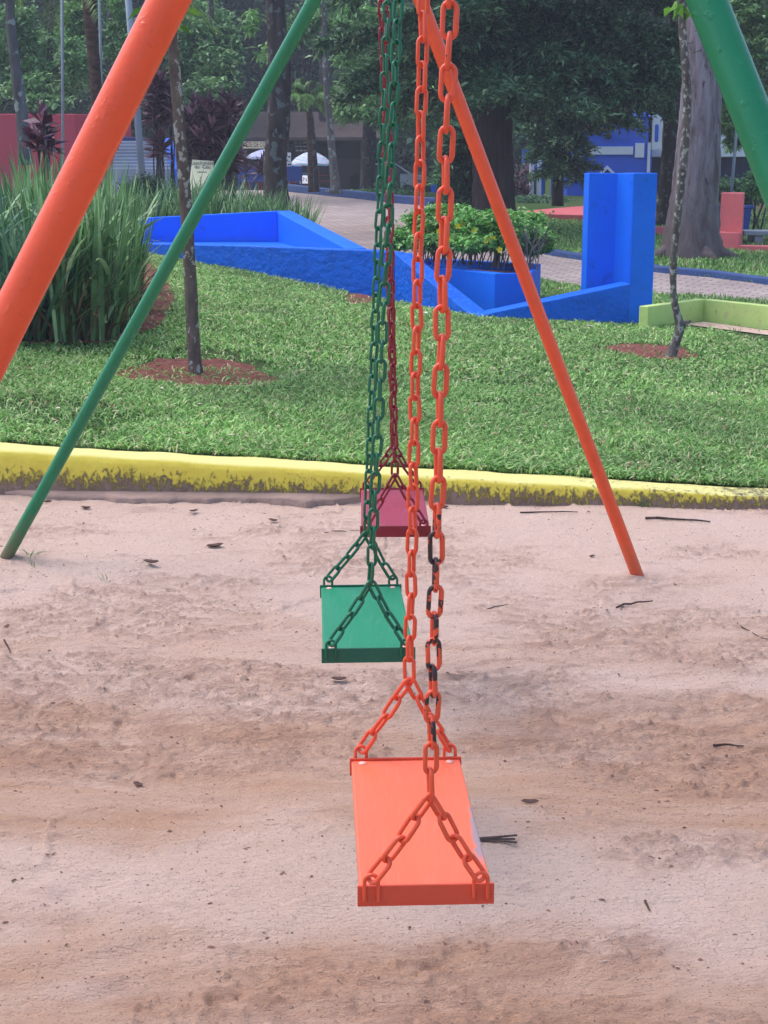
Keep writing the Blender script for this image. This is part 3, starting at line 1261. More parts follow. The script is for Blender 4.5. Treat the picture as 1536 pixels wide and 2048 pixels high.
# outline of the low front wall running down to a point and up to the pillar
lw = empty('low_wall', P(1000, 640, 14), 'low blue garden wall dipping to the lawn then rising to the blue pillar', 'wall')
dia = [(e0[0] + .004, e0[1] - .004, e0[2])]
for k in range(1, 7):
    t = k / 6
    p = Vector(e0).lerp(pd, t)
    dia.append((p.x, p.y, lerp(e0[2], .155, t)))
MB().wall(dia, .2, base_z).build('falling_wall', blue_rough, lw, bevel=.008)
A = P(946, 633, 14.02)
Bq = P(1262, 567, 14.2)
MB().wall([(A.x - .004, A.y, .152), (Bq.x, Bq.y, Bq.z)], .3, base_z).build('rising_wall', blue_rough, lw, bevel=.01)

pl = empty('pillar', P(1262, 640, 14.3), 'tall blue painted masonry pillar with an angled recess standing on the lawn', 'pillar')
T0 = CAM_H + 14.2 * math.tan(R(PITCH) + math.atan((346 - 1024) / F)) * -1
pts = [P(1262, 500, 14.2), P(1309, 500, 14.2), P(1310, 500, 15.05), P(1168, 500, 15.05), P(1174, 500, 14.72), P(1230, 500, 14.72), P(1262, 500, 14.5)]
poly = [(p.x, p.y) for p in pts]
cut = [(poly[5][0], poly[5][1]), (poly[6][0], poly[6][1])]
MB().prism([poly[0], poly[1], (poly[1][0], 15.05), (poly[6][0], 15.05), poly[6]], base_z, T0).build('pillar_shaft', blue_m, pl, bevel=.008)
MB().prism([(poly[6][0] - .002, poly[6][1]), (poly[6][0] - .002, 15.05), (poly[3][0] - .02, 15.05), (poly[4][0], poly[4][1]), (poly[5][0], poly[5][1])], base_z, T0 - .003).build('recessed_panel', blue_m, pl, bevel=.006)

hb = empty('flower_box', P(930, 600, 15), 'blue masonry planter box holding the yellow flowering shrub', 'planter')
A, B_, C_ = P(792, 521, 16.5), P(990, 542, 14.8), P(1062, 543, 14.85)
poly = [(A.x, A.y), (B_.x, B_.y), (C_.x, C_.y), (C_.x + .25, C_.y + 1.5), (A.x + .4, A.y + .9)]
ring_ = [(p[0], p[1], .5) for p in poly]
ring_.append((poly[0][0] + .002, poly[0][1] + .002, .498))
MB().wall(ring_, .13, base_z).build('box_wall', blue_m, hb, bevel=.008)
cxy = Vector((sum(p[0] for p in poly) / 5, sum(p[1] for p in poly) / 5))
inner = [tuple(Vector(p).lerp(cxy, .16)) for p in poly]
MB().prism([tuple(Vector(p).lerp(cxy, .05)) for p in poly], .3, .41).build('soil', soil_m, hb)

# ---- flowering shrub in the box
shrub_leaf = leafmat('shrub_leaf', (70, 128, 62), (116, 178, 90), (166, 210, 130))
twig_m = bark('twig_bark', (96, 84, 84), (150, 138, 134), 30, .3)
sh = empty('flowering_shrub', (cxy.x, cxy.y, .5), 'leafy green shrub with small yellow flowers and bare grey stems in the blue box', 'shrub')
rg = random.Random(8)
blobs = []
for px_, py_, rx, ry, D in [(830, 462, 38, 22, 16.6), (900, 452, 45, 26, 16.2), (960, 455, 45, 30, 15.8), (1010, 462, 42, 34, 15.6), (1055, 480, 36, 30, 15.8), (950, 485, 60, 16, 15.6), (1000, 440, 40, 18, 16.4), (1085, 488, 16, 14, 15.9), (805, 478, 24, 16, 16.5), (900, 425, 40, 16, 16.6), (1040, 445, 40, 22, 16.2), (880, 485, 50, 14, 15.9), (860, 440, 40, 16, 16.6)]:
    c = P(px_, py_, D)
    blobs.append((c, (rx * D / F, rx * D / F * .9, ry * D / F)))
pts = cloud_pts(blobs, 2200, nclump=20, cs=.3)
v_, f_ = leaf_quads(pts, .06, .032, rng=nrg)
npmesh('foliage', v_, f_, shrub_leaf, parent=sh)
mb = MB()
for k in range(110):
    t = rg.random()
    bx = lerp(A.x + .15, C_.x + .1, t)
    by = lerp(A.y + .4, C_.y + .5, t) + rg.uniform(-.35, .5)
    p0 = Vector((bx, by, .5))
    hgt = rg.uniform(.28, .5)
    lean = Vector((rg.uniform(-.16, .2), rg.uniform(-.12, .12), 0))
    p1 = p0 + lean * .4 + Vector((0, 0, hgt * .5))
    p2 = p0 + lean + Vector((rg.uniform(-.06, .06), 0, hgt))
    mb.tube([p0, p1, p2], [.007, .005, .003], 5, False)
    mb.tube([p1, p1.lerp(p2, .5) + Vector((rg.uniform(-.1, .1), rg.uniform(-.05, .05), .04)), p2 + Vector((rg.uniform(-.14, .14), 0, .02))], [.004, .003, .002], 4, False)
mb.build('stems', twig_m, sh)
fl_m = paint('yellow_petals', (250, 214, 20), .5, .1)
for (fx, fy) in [(925, 448), (948, 462), (915, 452), (972, 481), (985, 477), (983, 440), (963, 432), (999, 499), (878, 462), (1017, 424), (945, 438), (896, 478), (1026, 428), (957, 436)]:
    c = P(fx, fy, 15.3 + (480 - fy) * .012)
    mb = MB()
    for q in range(5):
        a = q * 2 * math.pi / 5 + rg.random()
        d = Vector((math.cos(a), -.35, math.sin(a)))
        s = Vector((-math.sin(a), 0, math.cos(a)))
        k = len(mb.v)
        mb.add([c, c + d * .02 + s * .014, c + d * .034, c + d * .02 - s * .014], [(0, 1, 2, 3)])
    mb.tube([c + Vector((0, .004, 0)), c + Vector((0, -.008, 0))], .006, 6)
    mb.build('flower', fl_m, sh)

# ---- lime edging of second sandbox
lime = paint('lime_paint', (184, 208, 124), .75, .12, 20, .6, .008, dirt=(170, 150, 120))
lb = empty('sandbox_edging', P(1410, 620, 14.4), 'pale lime green low masonry edging around the far sandbox', 'edging')
A, B_, C_, D_ = P(1297, 613, 13.7), P(1411, 598, 14.45), P(1536, 612, 13.75), P(1900, 652, 12)
MB().wall([(A.x, A.y, A.z), (B_.x, B_.y, B_.z)], .1, -.1).build('side_wall', lime, lb, bevel=.008)
MB().wall([(B_.x - .02, B_.y, B_.z - .003), (C_.x, C_.y, C_.z), (D_.x, D_.y, D_.z)], .1, -.1).build('back_wall', lime, lb, bevel=.008)

# ---- path kerbs
nkerb = paint('navy_kerb_paint', (44, 74, 128), .7, .25, 14, .8, .01, dirt=(96, 104, 118), big=6)


def kerb_along(pts, label, name='kerb', h=.12, w=.14, gap=False):
    pts2 = []
    for i in range(len(pts) - 1):
        n = max(1, int((pts[i + 1] - pts[i]).length / .5))
        pts2 += [pts[i].lerp(pts[i + 1], k / n) for k in range(n)]
    pts2.append(pts[-1])
    w_ = [(p.x, p.y, H(p.x, p.y) + h + rnd.uniform(-.006, .006)) for p in pts2]
    o = MB().wall(w_, w, [p[2] - h - .1 for p in w_]).build(name, nkerb, None, bevel=.02)
    return tag(o, label, 'kerb')


fkp = [G(px, py) for px, py in [(572, 383), (640, 391), (700, 397), (790, 407), (870, 414), (940, 420), (1000, 427)]]
kerb_along(fkp, 'long navy blue kerb on the far side of the paved plaza', h=.2, w=.2)
kerb_along([ik[2], ik[3], ik[4], ik[5], ik[6], ik[7], ik[8], ik[9]], 'navy blue kerb edging the grass island with the big pale trunk', h=.09)

# ================================================================== TREES
bark_young = bark('lichen_bark', (70, 60, 58), (118, 104, 98), 16, .5, (156, 154, 150), 26, .58)
bark_spot = bark('spotted_bark', (70, 64, 64), (120, 112, 110), 18, .5, (160, 160, 156), 30, .56)
bark_dark = bark('dark_bark', (44, 38, 40), (84, 76, 74), 10, .2, (98, 106, 106), 11, .59)
bark_conifer = bark('conifer_bark', (40, 32, 34), (84, 70, 68), 12, .08)
bark_palm = bark('palm_bark', (46, 36, 34), (104, 84, 74), 5, 3.0)
bark_pale = bark('pale_trunk', (70, 66, 68), (110, 112, 112), 8, .25, (140, 150, 146), 9, .6)

euc_m, nt, b = newmat('peeling_bark')
v = coords(nt, (1, 1, .16), 'World')
n1 = noise(nt, v, 9, 7, .65, .8)
cc = ramp(nt, n1, [(.34, lin((74, 62, 66))), (.46, lin((112, 102, 110))), (.7, lin((148, 142, 152)))])
g = N(nt, 'ShaderNodeNewGeometry')
sp = N(nt, 'ShaderNodeSeparateXYZ')
nt.links.new(g.outputs['Position'], sp.inputs[0])
lowm = ramp(nt, math_(nt, 'MULTIPLY_ADD', noise(nt, v, 6, 5, .7), 2.4, sp.outputs['Z']), [(.0, (1, 1, 1)), (1.0, (0, 0, 0))])
lf = math_(nt, 'MULTIPLY', ramp(nt, math_(nt, 'DIVIDE', math_(nt, 'MULTIPLY_ADD', noise(nt, v, 6, 5, .7), 2.4, sp.outputs['Z']), 4.0), [(.35, (1, 1, 1)), (.75, (0, 0, 0))]), .8)
cc = mix(nt, lf, cc, lin((84, 68, 64)))
n2 = noise(nt, coords(nt, (1, 1, .3), 'World'), 14, 3, .5)
cc = mix(nt, ramp(nt, n2, [(.66, (0, 0, 0)), (.69, (1, 1, 1))]), cc, lin((62, 52, 54)))
setc(nt, b, cc)
b.inputs['Roughness'].default_value = .85
bump(nt, b, n1, .8, .05)

leaf_lime = leafmat('young_leaf', (84, 138, 44), (120, 176, 66), (160, 204, 96), trans=.35)
leaf_mid = leafmat('mid_green_leaf', (66, 114, 68), (112, 158, 98), (164, 198, 144))
leaf_dark = leafmat('dark_green_leaf', (48, 82, 58), (78, 122, 84), (124, 162, 120))
leaf_blue = leafmat('conifer_leaf', (40, 74, 56), (74, 116, 84), (140, 178, 134), trans=.25, big=(.5, 1.7, 1.5))
leaf_deep = leafmat('deep_shade_leaf', (34, 60, 46), (58, 90, 66), (92, 128, 94))
leaf_fresh = leafmat('fresh_leaf', (72, 128, 68), (122, 174, 102), (178, 212, 152))


def trunk_tube(px_pts, D, wpx, mat, parent, name='trunk', seg=14, wob=.06, ext=None, Dtop=None):
    """trunk through picture points at depth D; wpx width in px at each point"""
    P3, Rr = [], []
    n = len(px_pts)
    for i, ((x, y), w) in enumerate(zip(px_pts, wpx)):
        d = D if Dtop is None else lerp(D, Dtop, i / (n - 1))
        p = P(x, y, d)
        P3.append(p)
        Rr.append(w / 2 * d / F)
    if ext:
        d = (P3[-1] - P3[-2]).normalized()
        P3.append(P3[-1] + d * ext)
        Rr.append(Rr[-1] * .6)
    # resample smoothly
    Q, RR = [], []
    for i in range(len(P3) - 1):
        m = max(2, int((P3[i + 1] - P3[i]).length / .12))
        m = min(m, 40)
        for k in range(m):
            Q.append(P3[i].lerp(P3[i + 1], k / m))
            RR.append(lerp(Rr[i], Rr[i + 1], k / m))
    Q.append(P3[-1])
    RR.append(Rr[-1])
    for _ in range(3):
        Q = [Q[0]] + [(Q[i - 1] + Q[i] * 2 + Q[i + 1]) / 4 for i in range(1, len(Q) - 1)] + [Q[-1]]
    o = MB().tube(Q, RR, seg, True, 0, wob, int(px_pts[0][0])).build(name, mat, parent, smooth=True)
    return P3, Rr


def tree_root(name, px_, D, label, cat='tree', group=None, z=None):
    p = P(px_, 500, D)
    return empty(name, (p.x, p.y, H(p.x, p.y) if z is None else z), label, cat, group)


def limbs(mb, a, targets, r0, rg, seg=6):
    for t in targets:
        m1 = Vector(a).lerp(Vector(t), .5) + Vector((rg.uniform(-.2, .2), rg.uniform(-.2, .2), rg.uniform(0, .3))) * (Vector(t) - Vector(a)).length * .3
        mb.tube([a, m1, t], [r0, r0 * .6, r0 * .25], seg, False)


# --- young tree on the left, in its soil ring
t1 = tree_root('young_tree', 392, g1.y, 'slender lichen spotted young tree in a red soil ring behind the left green leg', 'tree', 'young trees planted in the lawn')
p3, rr = trunk_tube([(394, 775), (392, 745), (386, 690), (381, 560), (373, 420), (362, 300), (352, 180), (344, 60), (336, -60)], g1.y, [40, 30, 26, 25, 24, 23, 22, 20, 18], bark_young, t1, ext=1.0)
rg = random.Random(3)
mb = MB()
tops = [p3[-2] + Vector((rg.uniform(-.8, .8), rg.uniform(-.8, .8), rg.uniform(.3, 1.2))) for _ in range(7)]
limbs(mb, p3[-3], tops[:3], .02, rg)
limbs(mb, p3[-1], tops[3:], .02, rg)
mb.build('branch', bark_young, t1, smooth=True)
blobs = [(t, (.5, .5, .35)) for t in tops]
small = [(P(330, -10, g1.y - .2), (.16, .2, .1)), (P(342, 22, g1.y), (.06, .1, .07)), (P(310, -40, g1.y), (.2, .2, .1))]
pts = np.concatenate([cloud_pts(blobs, 260, nclump=8, cs=.3), cloud_pts(small, 22, nclump=5, cs=.4)])
v_, f_ = leaf_quads(pts, .11, .04, droop=.4)
npmesh('crown', v_, f_, leaf_lime, parent=t1)

# --- young tree on the right with crooked base
t2 = tree_root('young_tree', 1345, g2.y, 'thin crooked lichen speckled young tree in front of the big pale trunk', 'tree', 'young trees planted in the lawn')
p3, rr = trunk_tube([(1336, 728), (1343, 708), (1354, 676), (1366, 652), (1352, 630), (1345, 592), (1345, 520), (1353, 450), (1362, 370), (1371, 280), (1377, 200), (1372, 140), (1364, 60), (1360, -60)], g2.y, [34, 22, 18, 19, 15, 13, 14, 16, 16, 17, 16, 17, 15, 13], bark_spot, t2, ext=1.2)
MB().tube([P(1361, 656, g2.y), P(1371, 646, g2.y), P(1382, 641, g2.y)], [.03, .022, .008], 8).build('branch_stub', bark_spot, t2, smooth=True)
tops = [p3[-2] + Vector((rg.uniform(-.9, .9), rg.uniform(-.8, .8), rg.uniform(.5, 1.5))) for _ in range(6)]
mb = MB()
limbs(mb, p3[-1], tops, .018, rg)
mb.tube([P(1366, 85, g2.y), P(1374, 88, g2.y), P(1390, 84, g2.y)], [.008, .005, .003], 5, False)
mb.tube([P(1372, 100, g2.y), P(1388, 105, g2.y), P(1404, 100, g2.y)], [.008, .005, .003], 5, False)
mb.build('branch', bark_spot, t2, smooth=True)
pts = np.concatenate([cloud_pts([(t, (.45, .45, .3)) for t in tops], 200, nclump=7, cs=.3), cloud_pts([(P(1368, 12, g2.y), (.04, .1, .05)), (P(1349, 10, g2.y), (.03, .06, .04))], 7, nclump=4, cs=.4)])
v_, f_ = leaf_quads(pts, .12, .045, droop=.8)
npmesh('crown', v_, f_, leaf_lime, parent=t2)

# --- big pale peeling trunk
eu = tree_root('tall_tree', 1385, 22.3, 'massive pale grey trunk with peeling bark on the grass island at right')
p3, rr = trunk_tube([(1384, 522), (1382, 500), (1384, 470), (1386, 420), (1393, 350), (1399, 250), (1404, 150), (1407, 60), (1412, -120)], 22.3, [138, 122, 110, 98, 90, 82, 72, 66, 60], euc_m, eu, seg=30, wob=.045, ext=5)
mb = MB()
for a, l in ((3.4, .35), (5.0, .5), (5.8, .45)):
    bp = P(1384, 500, 22.3)
    d = Vector((math.cos(a), math.sin(a), 0))
    zb = H(bp.x, bp.y)
    mb.tube([bp + d * .25 + Vector((0, 0, .1)), Vector((bp.x, bp.y, zb + .06)) + d * .46, Vector((bp.x, bp.y, zb)) + d * (.45 + l * .6)], [.11, .09, .03], 10, True, 0, .12, 4)
mb.build('root_flare', euc_m, eu, smooth=True)
top_c = p3[-1]
tops = [top_c + Vector((rg.uniform(-3, 3), rg.uniform(-3, 3), rg.uniform(-1, 3))) for _ in range(7)]
mb = MB()
limbs(mb, p3[-1], tops, .12, rg)
mb.build('branch', euc_m, eu, smooth=True)
pts = cloud_pts([(t, (1.4, 1.4, 1.0)) for t in tops], 900, nclump=10, cs=.3)
v_, f_ = leaf_quads(pts, .16, .05, droop=.6)
npmesh('crown', v_, f_, leaf_mid, parent=eu)

# --- dark trunk behind it
dk = tree_root('tree', 1335, 29, 'dark brown trunk rising just left of the big pale trunk')
p3, rr = trunk_tube([(1334, 452), (1336, 400), (1342, 300), (1347, 180), (1352, 60), (1350, -80)], 29, [48, 40, 36, 34, 32, 28], bark_dark, dk, ext=2)
tops = [p3[-1] + Vector((rg.uniform(-2, 2), rg.uniform(-2, 2), rg.uniform(-.5, 2))) for _ in range(5)]
mb = MB()
limbs(mb, p3[-2], tops, .1, rg)
mb.build('branch', bark_dark, dk, smooth=True)
pts = cloud_pts([(t, (1.3, 1.3, .9)) for t in tops], 900, nclump=10, cs=.3)
v_, f_ = leaf_quads(pts, .15, .06)
npmesh('crown', v_, f_, leaf_dark, parent=dk)

# --- lichen trunk between planter and plaza
lt = tree_root('tree', 562, 23.5, 'thick dark trunk with grey lichen patches behind the blue trough')
p3, rr = trunk_tube([(566, 500), (560, 440), (553, 390), (549, 330), (559, 230), (559, 130), (552, 50), (550, -60)], 23.5, [70, 54, 48, 45, 45, 42, 38, 34], bark_dark, lt, seg=20, wob=.05, ext=2.5)
tops = [p3[-1] + Vector((rg.uniform(-2, 2), rg.uniform(-2, 2), rg.uniform(0, 2))) for _ in range(5)]
mb = MB()
limbs(mb, p3[-1], tops, .1, rg)
mb.build('branch', bark_dark, lt, smooth=True)
pts = np.concatenate([cloud_pts([(t, (1.3, 1.3, .9)) for t in tops], 600, nclump=9, cs=.3), cloud_pts([(P(506, 30, 23), (.1, .2, .16)), (P(498, 60, 23), (.08, .2, .1)), (P(522, 95, 24.2), (.12, .2, .25))], 45, nclump=6, cs=.35)])
v_, f_ = leaf_quads(pts, .13, .05, droop=.4)
npmesh('crown', v_, f_, leaf_fresh, parent=lt)


# --- conifers with drooping boughs
def conifer(label, px_, D, trunk_px, wpx, levels, L, seedn, mat=leaf_blue, name='conifer', ls=.105, dens=1.0, ext=4, sidebias=None):
    root = tree_root(name, px_, D, label)
    rg = np.random.default_rng(seedn)
    p3, rr = trunk_tube(trunk_px, D, wpx, bark_conifer, root, seg=16, wob=.07, ext=ext)
    mb = MB()
    pos, dirs = [], []
    for (px2, py2, az, ln) in levels:
        st = P(px2, py2, D)
        d = np.array([math.cos(az), math.sin(az), 0])
        s = np.array([-d[1], d[0], 0])
        n = 9
        bp = []
        z = st.z
        for k in range(n + 1):
            t = k / n
            q = np.array(st) + d * ln * t + np.array([0, 0, ln * (.10 * t - .42 * t * t + .12 * t ** 4)])
            bp.append(Vector(q))
        mb.tube(bp, [.03 * (1 - .8 * k / n) + .004 for k in range(n + 1)], 5, False)
        # side sprays
        m = int(34 * ln * dens)
        for j in range(m):
            t = rg.uniform(.12, 1.0)
            i0 = min(n - 1, int(t * n))
            q = np.array(bp[i0].lerp(bp[i0 + 1], t * n - i0))
            sg_ = 1 if rg.random() > .5 else -1
            sl = ln * .34 * (1.15 - t) * rg.uniform(.5, 1.2) + .1
            sdv = s * sg_ * .9 + d * .55 + np.array([0, 0, rg.uniform(-.45, .12)])
            sdv /= np.linalg.norm(sdv)
            c = max(6, int(sl * 46))
            tt = rg.uniform(0, 1, c)
            pp = q + sdv * (tt * sl)[:, None] + rg.normal(0, .035, (c, 3)) + np.array([0, 0, -1]) * (tt ** 2 * sl * .28)[:, None]
            pos.append(pp)
            dv = np.tile(sdv, (c, 1)) + rg.normal(0, .45, (c, 3)) + np.array([0, 0, .15])
            dirs.append(dv)
    mb.build('branch', bark_conifer, root, smooth=True)
    pos = np.concatenate(pos)
    dirs = np.concatenate(dirs)
    v_, f_ = leaf_quads(pos, ls * 1.5, ls * .5, dirs=dirs, rng=rg)
    npmesh('crown', v_, f_, mat, parent=root)
    return root


rg2 = random.Random(21)
lv = []
for py_ in range(-420, 196, 22):
    for k in range(3):
        az_ = rg2.uniform(0, 2 * math.pi)
        lv.append((986, py_ + rg2.uniform(-8, 8), az_, rg2.uniform(1.6, 3.2)))
for az_, py_, ln in [(0.05, 60, 3.4), (-.25, 10, 3.6), (.2, 120, 3.0), (-.5, 130, 3.0), (.1, -60, 3.9), (-.15, -120, 3.9), (-.8, 90, 2.8), (3.1, 100, 1.3), (3.3, 200, 1.0), (2.9, 30, 1.5), (.0, 150, 3.1), (-.35, 60, 3.3), (.15, 20, 3.3), (-.05, 100, 3.3)]:
    lv.append((986, py_, az_, ln))
conifer('huge dark conifer with drooping boughs right of the orange chains', 986, 27.5,
        [(990, 452), (988, 400), (985, 300), (984, 200), (984, 60), (984, -120), (984, -400)], [92, 84, 78, 74, 64, 54, 36], lv, 3, 4, dens=.9)
lv = []
for py_ in range(120, 400, 20):
    for k in range(4):
        lv.append((1119, py_ + rg2.uniform(-8, 8) - 20, rg2.uniform(0, 6.28), rg2.uniform(.5, .9) + .9 * (400 - py_) / 280 * rg2.random()))
lv = [l for l in lv if l[1] < 345]
conifer('small conifer with layered boughs in front of the blue building', 1118, 34,
        [(1115, 412), (1116, 350), (1120, 260), (1124, 150), (1128, 60)], [24, 22, 20, 16, 9], lv, 3, 5, ext=1, dens=.8)
lv = []
for py_ in range(250, 420, 14):
    for k in range(4):
        lv.append((938, py_, rg2.uniform(0, 6.28), rg2.uniform(.35, .8)))
conifer('low dark bushy conifer on slim stems beside the orange pipe leg', 938, 30.5,
        [(938, 446), (938, 400), (938, 320), (940, 250)], [13, 12, 10, 6], lv, 3, 6, name='conifer', ext=.5, dens=1.2)


# --- broadleaf background trees placed from the picture
def bgtree(label, trunk_px, wpx, D, blobs_px, mat, per, leaf, bmat=bark_dark, name='tree', ext=2, cs=.24, ncl=16, group=None, droop=.15):
    root = tree_root(name, trunk_px[0][0], D, label, 'tree', group)
    g_ = P(trunk_px[0][0], trunk_px[0][1], D)
    zb = H(g_.x, g_.y)
    p3, rr = trunk_tube(trunk_px, D, wpx, bmat, root, seg=12, wob=.07, ext=ext)
    blobs = []
    for (x, y, rx, ry, dd_) in blobs_px:
        k = (D + dd_) / F
        blobs.append((P(x, y, D + dd_), (rx * k, rx * k * .8, ry * k)))
    mb = MB()
    limbs(mb, p3[-2], [bb[0] for bb in blobs[:8]], rr[-1] * .6, rg)
    mb.build('branch', bmat, root, smooth=True)
    pts = cloud_pts(blobs, per, nclump=ncl, cs=cs)
    v_, f_ = leaf_quads(pts, leaf, leaf * .42, droop=droop)
    npmesh('crown', v_, f_, mat, parent=root)
    return root


bgtree('airy pale green tree behind the green and red chains', [(735, 392), (737, 300), (742, 180), (745, 80)], [30, 28, 24, 18], 44,
       [(700, 60, 45, 45, -2), (760, 40, 60, 50, 0), (720, 150, 45, 45, -1), (780, 130, 50, 50, -2), (810, 200, 40, 40, -2), (730, 215, 50, 25, -3), (690, 200, 30, 35, 0), (660, 20, 40, 30, 0), (840, 100, 40, 60, 0), (790, 235, 40, 20, -3), (870, 220, 25, 40, -3)], leaf_fresh, 1300, .2)
bgtree('leafy tree behind the purple plants at upper left', [(430, 360), (432, 300), (428, 200), (425, 100)], [20, 18, 16, 12], 40,
       [(400, 110, 45, 50, 0), (440, 150, 42, 45, -1), (415, 190, 45, 30, -2), (370, 80, 40, 50, 0), (350, 170, 30, 40, 0), (455, 100, 30, 40, 0), (400, 30, 50, 40, 1)], leaf_mid, 1500, .17)
bgtree('olive green leafy tree behind the lichen trunk at far left', [(92, 300), (95, 240), (98, 150)], [16, 14, 12], 36,
       [(60, 110, 45, 45, 0), (110, 90, 45, 40, 1), (70, 170, 45, 35, -1), (115, 160, 45, 35, 0), (150, 120, 40, 45, -1), (30, 60, 45, 45, 0), (90, 200, 40, 20, -2), (20, 150, 30, 40, 0), (150, 50, 30, 40, 0), (240, 60, 30, 60, 0)], leaf_mid, 1300, .15)
bgtree('grey green drooping tree behind the palm trunk', [(230, 300), (228, 240), (224, 150)], [14, 12, 10], 38,
       [(150, 130, 30, 60, 0), (180, 80, 30, 60, 1), (250, 100, 40, 60, 0), (270, 160, 35, 50, 0), (300, 60, 35, 60, 0), (235, 180, 30, 30, 0)], leaf_dark, 1300, .15, droop=.6)
bgtree('bright leaved tree in the upper right corner beyond the green leg', [(1560, 440), (1555, 300), (1550, 160)], [30, 26, 22], 31,
       [(1480, 30, 45, 35, 0), (1530, 60, 45, 40, 0), (1500, 110, 40, 30, -1), (1540, 150, 40, 40, 0), (1450, 200, 25, 50, 1), (1470, 260, 25, 30, 1), (1440, 60, 30, 40, 1), (1580, 100, 40, 60, 0), (1520, 20, 40, 30, 0), (1510, 200, 30, 40, 2), (1460, 130, 25, 40, 2)], leaf_mid, 1300, .13)
bgtree('tall tree with a dark leaning trunk at the left edge of the picture', [(52, 330), (44, 230), (30, 130), (22, 60), (18, -40)], [26, 24, 20, 18, 16], 19,
       [(0, -90, 60, 40, 0), (40, -120, 70, 50, 0)], leaf_dark, 1200, .1, bmat=bark_pale)
bgtree('straight slim pale trunk standing on the far green verge', [(672, 388), (668, 340), (662, 280), (655, 200), (650, 120), (648, 40)], [24, 17, 14, 12, 11, 9], 36,
       [(660, -60, 40, 40, 0), (630, -80, 40, 40, 0), (700, -90, 50, 30, 0)], leaf_mid, 900, .15, bmat=bark_pale)
bgtree('broad brown trunk behind the striped umbrella', [(652, 388), (650, 300), (652, 180), (650, 60)], [34, 32, 26, 24], 58,
       [(640, -60, 50, 40, 0)], leaf_dark, 900, .16)
bgtree('thin dark trunk directly in front of the striped umbrella', [(634, 384), (630, 320), (624, 240), (616, 180)], [10, 9, 8, 7], 40,
       [(600, 60, 30, 30, 0), (640, 50, 30, 20, 0)], leaf_mid, 700, .15)
bgtree('dark trunk between the conifer and the pale green tree', [(905, 420), (900, 300), (898, 150), (900, 40)], [26, 24, 20, 18], 46,
       [(900, 60, 50, 60, 0), (880, 160, 40, 50, 0), (930, 180, 40, 60, 0), (860, 20, 50, 50, 0), (900, 260, 30, 50, 0)], leaf_dark, 1400, .17)
bgtree('tree with a stout trunk in the shade right of the umbrella', [(780, 392), (778, 320), (774, 240), (770, 120)], [26, 24, 22, 20], 52,
       [(780, 40, 60, 50, 0), (820, 130, 50, 50, 0), (760, 200, 40, 30, 0)], leaf_deep, 1400, .2)

# palms
palm_leaf = leafmat('palm_leaflets', (72, 112, 52), (108, 150, 74), (150, 184, 110))


def palm(label, trunk_px, wpx, D, nfr, FL, mat=palm_leaf, up=.6, seed=1, ext=0):
    root = tree_root('palm_tree', trunk_px[0][0], D, label)
    p3, rr = trunk_tube(trunk_px, D, wpx, bark_palm, root, seg=14, wob=.1, ext=ext or None)
    rgp = np.random.default_rng(seed)
    top_ = np.array(p3[-1])
    pos, dirs = [], []
    for k in range(nfr):
        a = rgp.uniform(0, 6.28)
        d = np.array([math.cos(a), math.sin(a), 0])
        mb = MB()
        pts = []
        el_ = up * rgp.uniform(.3, 1.3)
        L_ = FL * rgp.uniform(.8, 1.1)
        for j in range(9):
            t = j / 8
            pts.append(Vector(top_ + d * L_ * t * math.cos(el_) + np.array([0, 0, L_ * (math.sin(el_) * t - .65 * t * t)])))
        mb.tube(pts, [.012 * (1 - .7 * j / 8) for j in range(9)], 5, False)
        for j in range(60):
            t = .12 + .88 * j / 60
            i0 = min(7, int(t * 8))
            q = np.array(pts[i0].lerp(pts[i0 + 1], t * 8 - i0))
            s_ = np.array([-d[1], d[0], 0])
            for sg_ in (-1, 1):
                dv = s_ * sg_ * .8 + d * .6 + np.array([0, 0, -.35 + rgp.uniform(-.2, .2)])
                dv /= np.linalg.norm(dv)
                ll = FL * .24 * (1.1 - abs(t - .45))
                w = np.cross(dv, [0, 0, 1]) * .012
                e = q + dv * ll + np.array([0, 0, -ll * .25])
                mb.add([q - w, q + w, q + dv * ll * .6 + w, q + dv * ll * .6 - w], [(0, 1, 2, 3)])
                mb.add([q + dv * ll * .6 - w, q + dv * ll * .6 + w, e], [(0, 1, 2)])
        mb.build('frond', mat, root)
    return root


palm('slim palm with upright yellow green fronds left of the chains', [(622, 384), (620, 300), (618, 240), (616, 195)], [12, 10, 9, 9], 38, 13, 1.25, up=1.15, seed=3)
palm('rough ringed palm trunk at upper left crossed by the orange leg', [(196, 330), (194, 220), (188, 120), (180, 30), (176, -60)], [26, 22, 22, 26, 24], 27, 12, 2.2, up=.5, seed=5)

# --- far wood rows (shared meshes)
protos = []
for q in range(3):
    rgq = np.random.default_rng(40 + q)
    blobs = []
    for k in range(9):
        a = rgq.uniform(0, 6.28)
        r = rgq.uniform(0, 2.6)
        blobs.append(((r * math.cos(a), r * math.sin(a), rgq.uniform(1.4, 10)), (2.1, 2.1, 1.5)))
    pts = cloud_pts(blobs, 1000, rgq, nclump=12, cs=.28)
    v_, f_ = leaf_quads(pts, .34, .15, rng=rgq, droop=.2)
    me = npmesh('crown', v_, f_, (leaf_deep, leaf_dark, leaf_deep)[q])
    tb_ = MB().tube([(0, 0, -.3), (.1, 0, 3), (-.1, .1, 7), (0, 0, 10)], [.28, .22, .16, .06], 10, True, 0, .08, q).build('trunk', bark_dark, None, smooth=True)
    protos.append((tb_, me))
spots = []
rgf = random.Random(77)
for D, nn_, z0 in ((58, 9, 0), (68, 11, 1), (80, 13, 2)):
    for k in range(nn_):
        px_ = -80 + 1700 * (k + .5) / nn_ + rgf.uniform(-50, 50)
        spots.append((px_, D + rgf.uniform(-3, 3)))
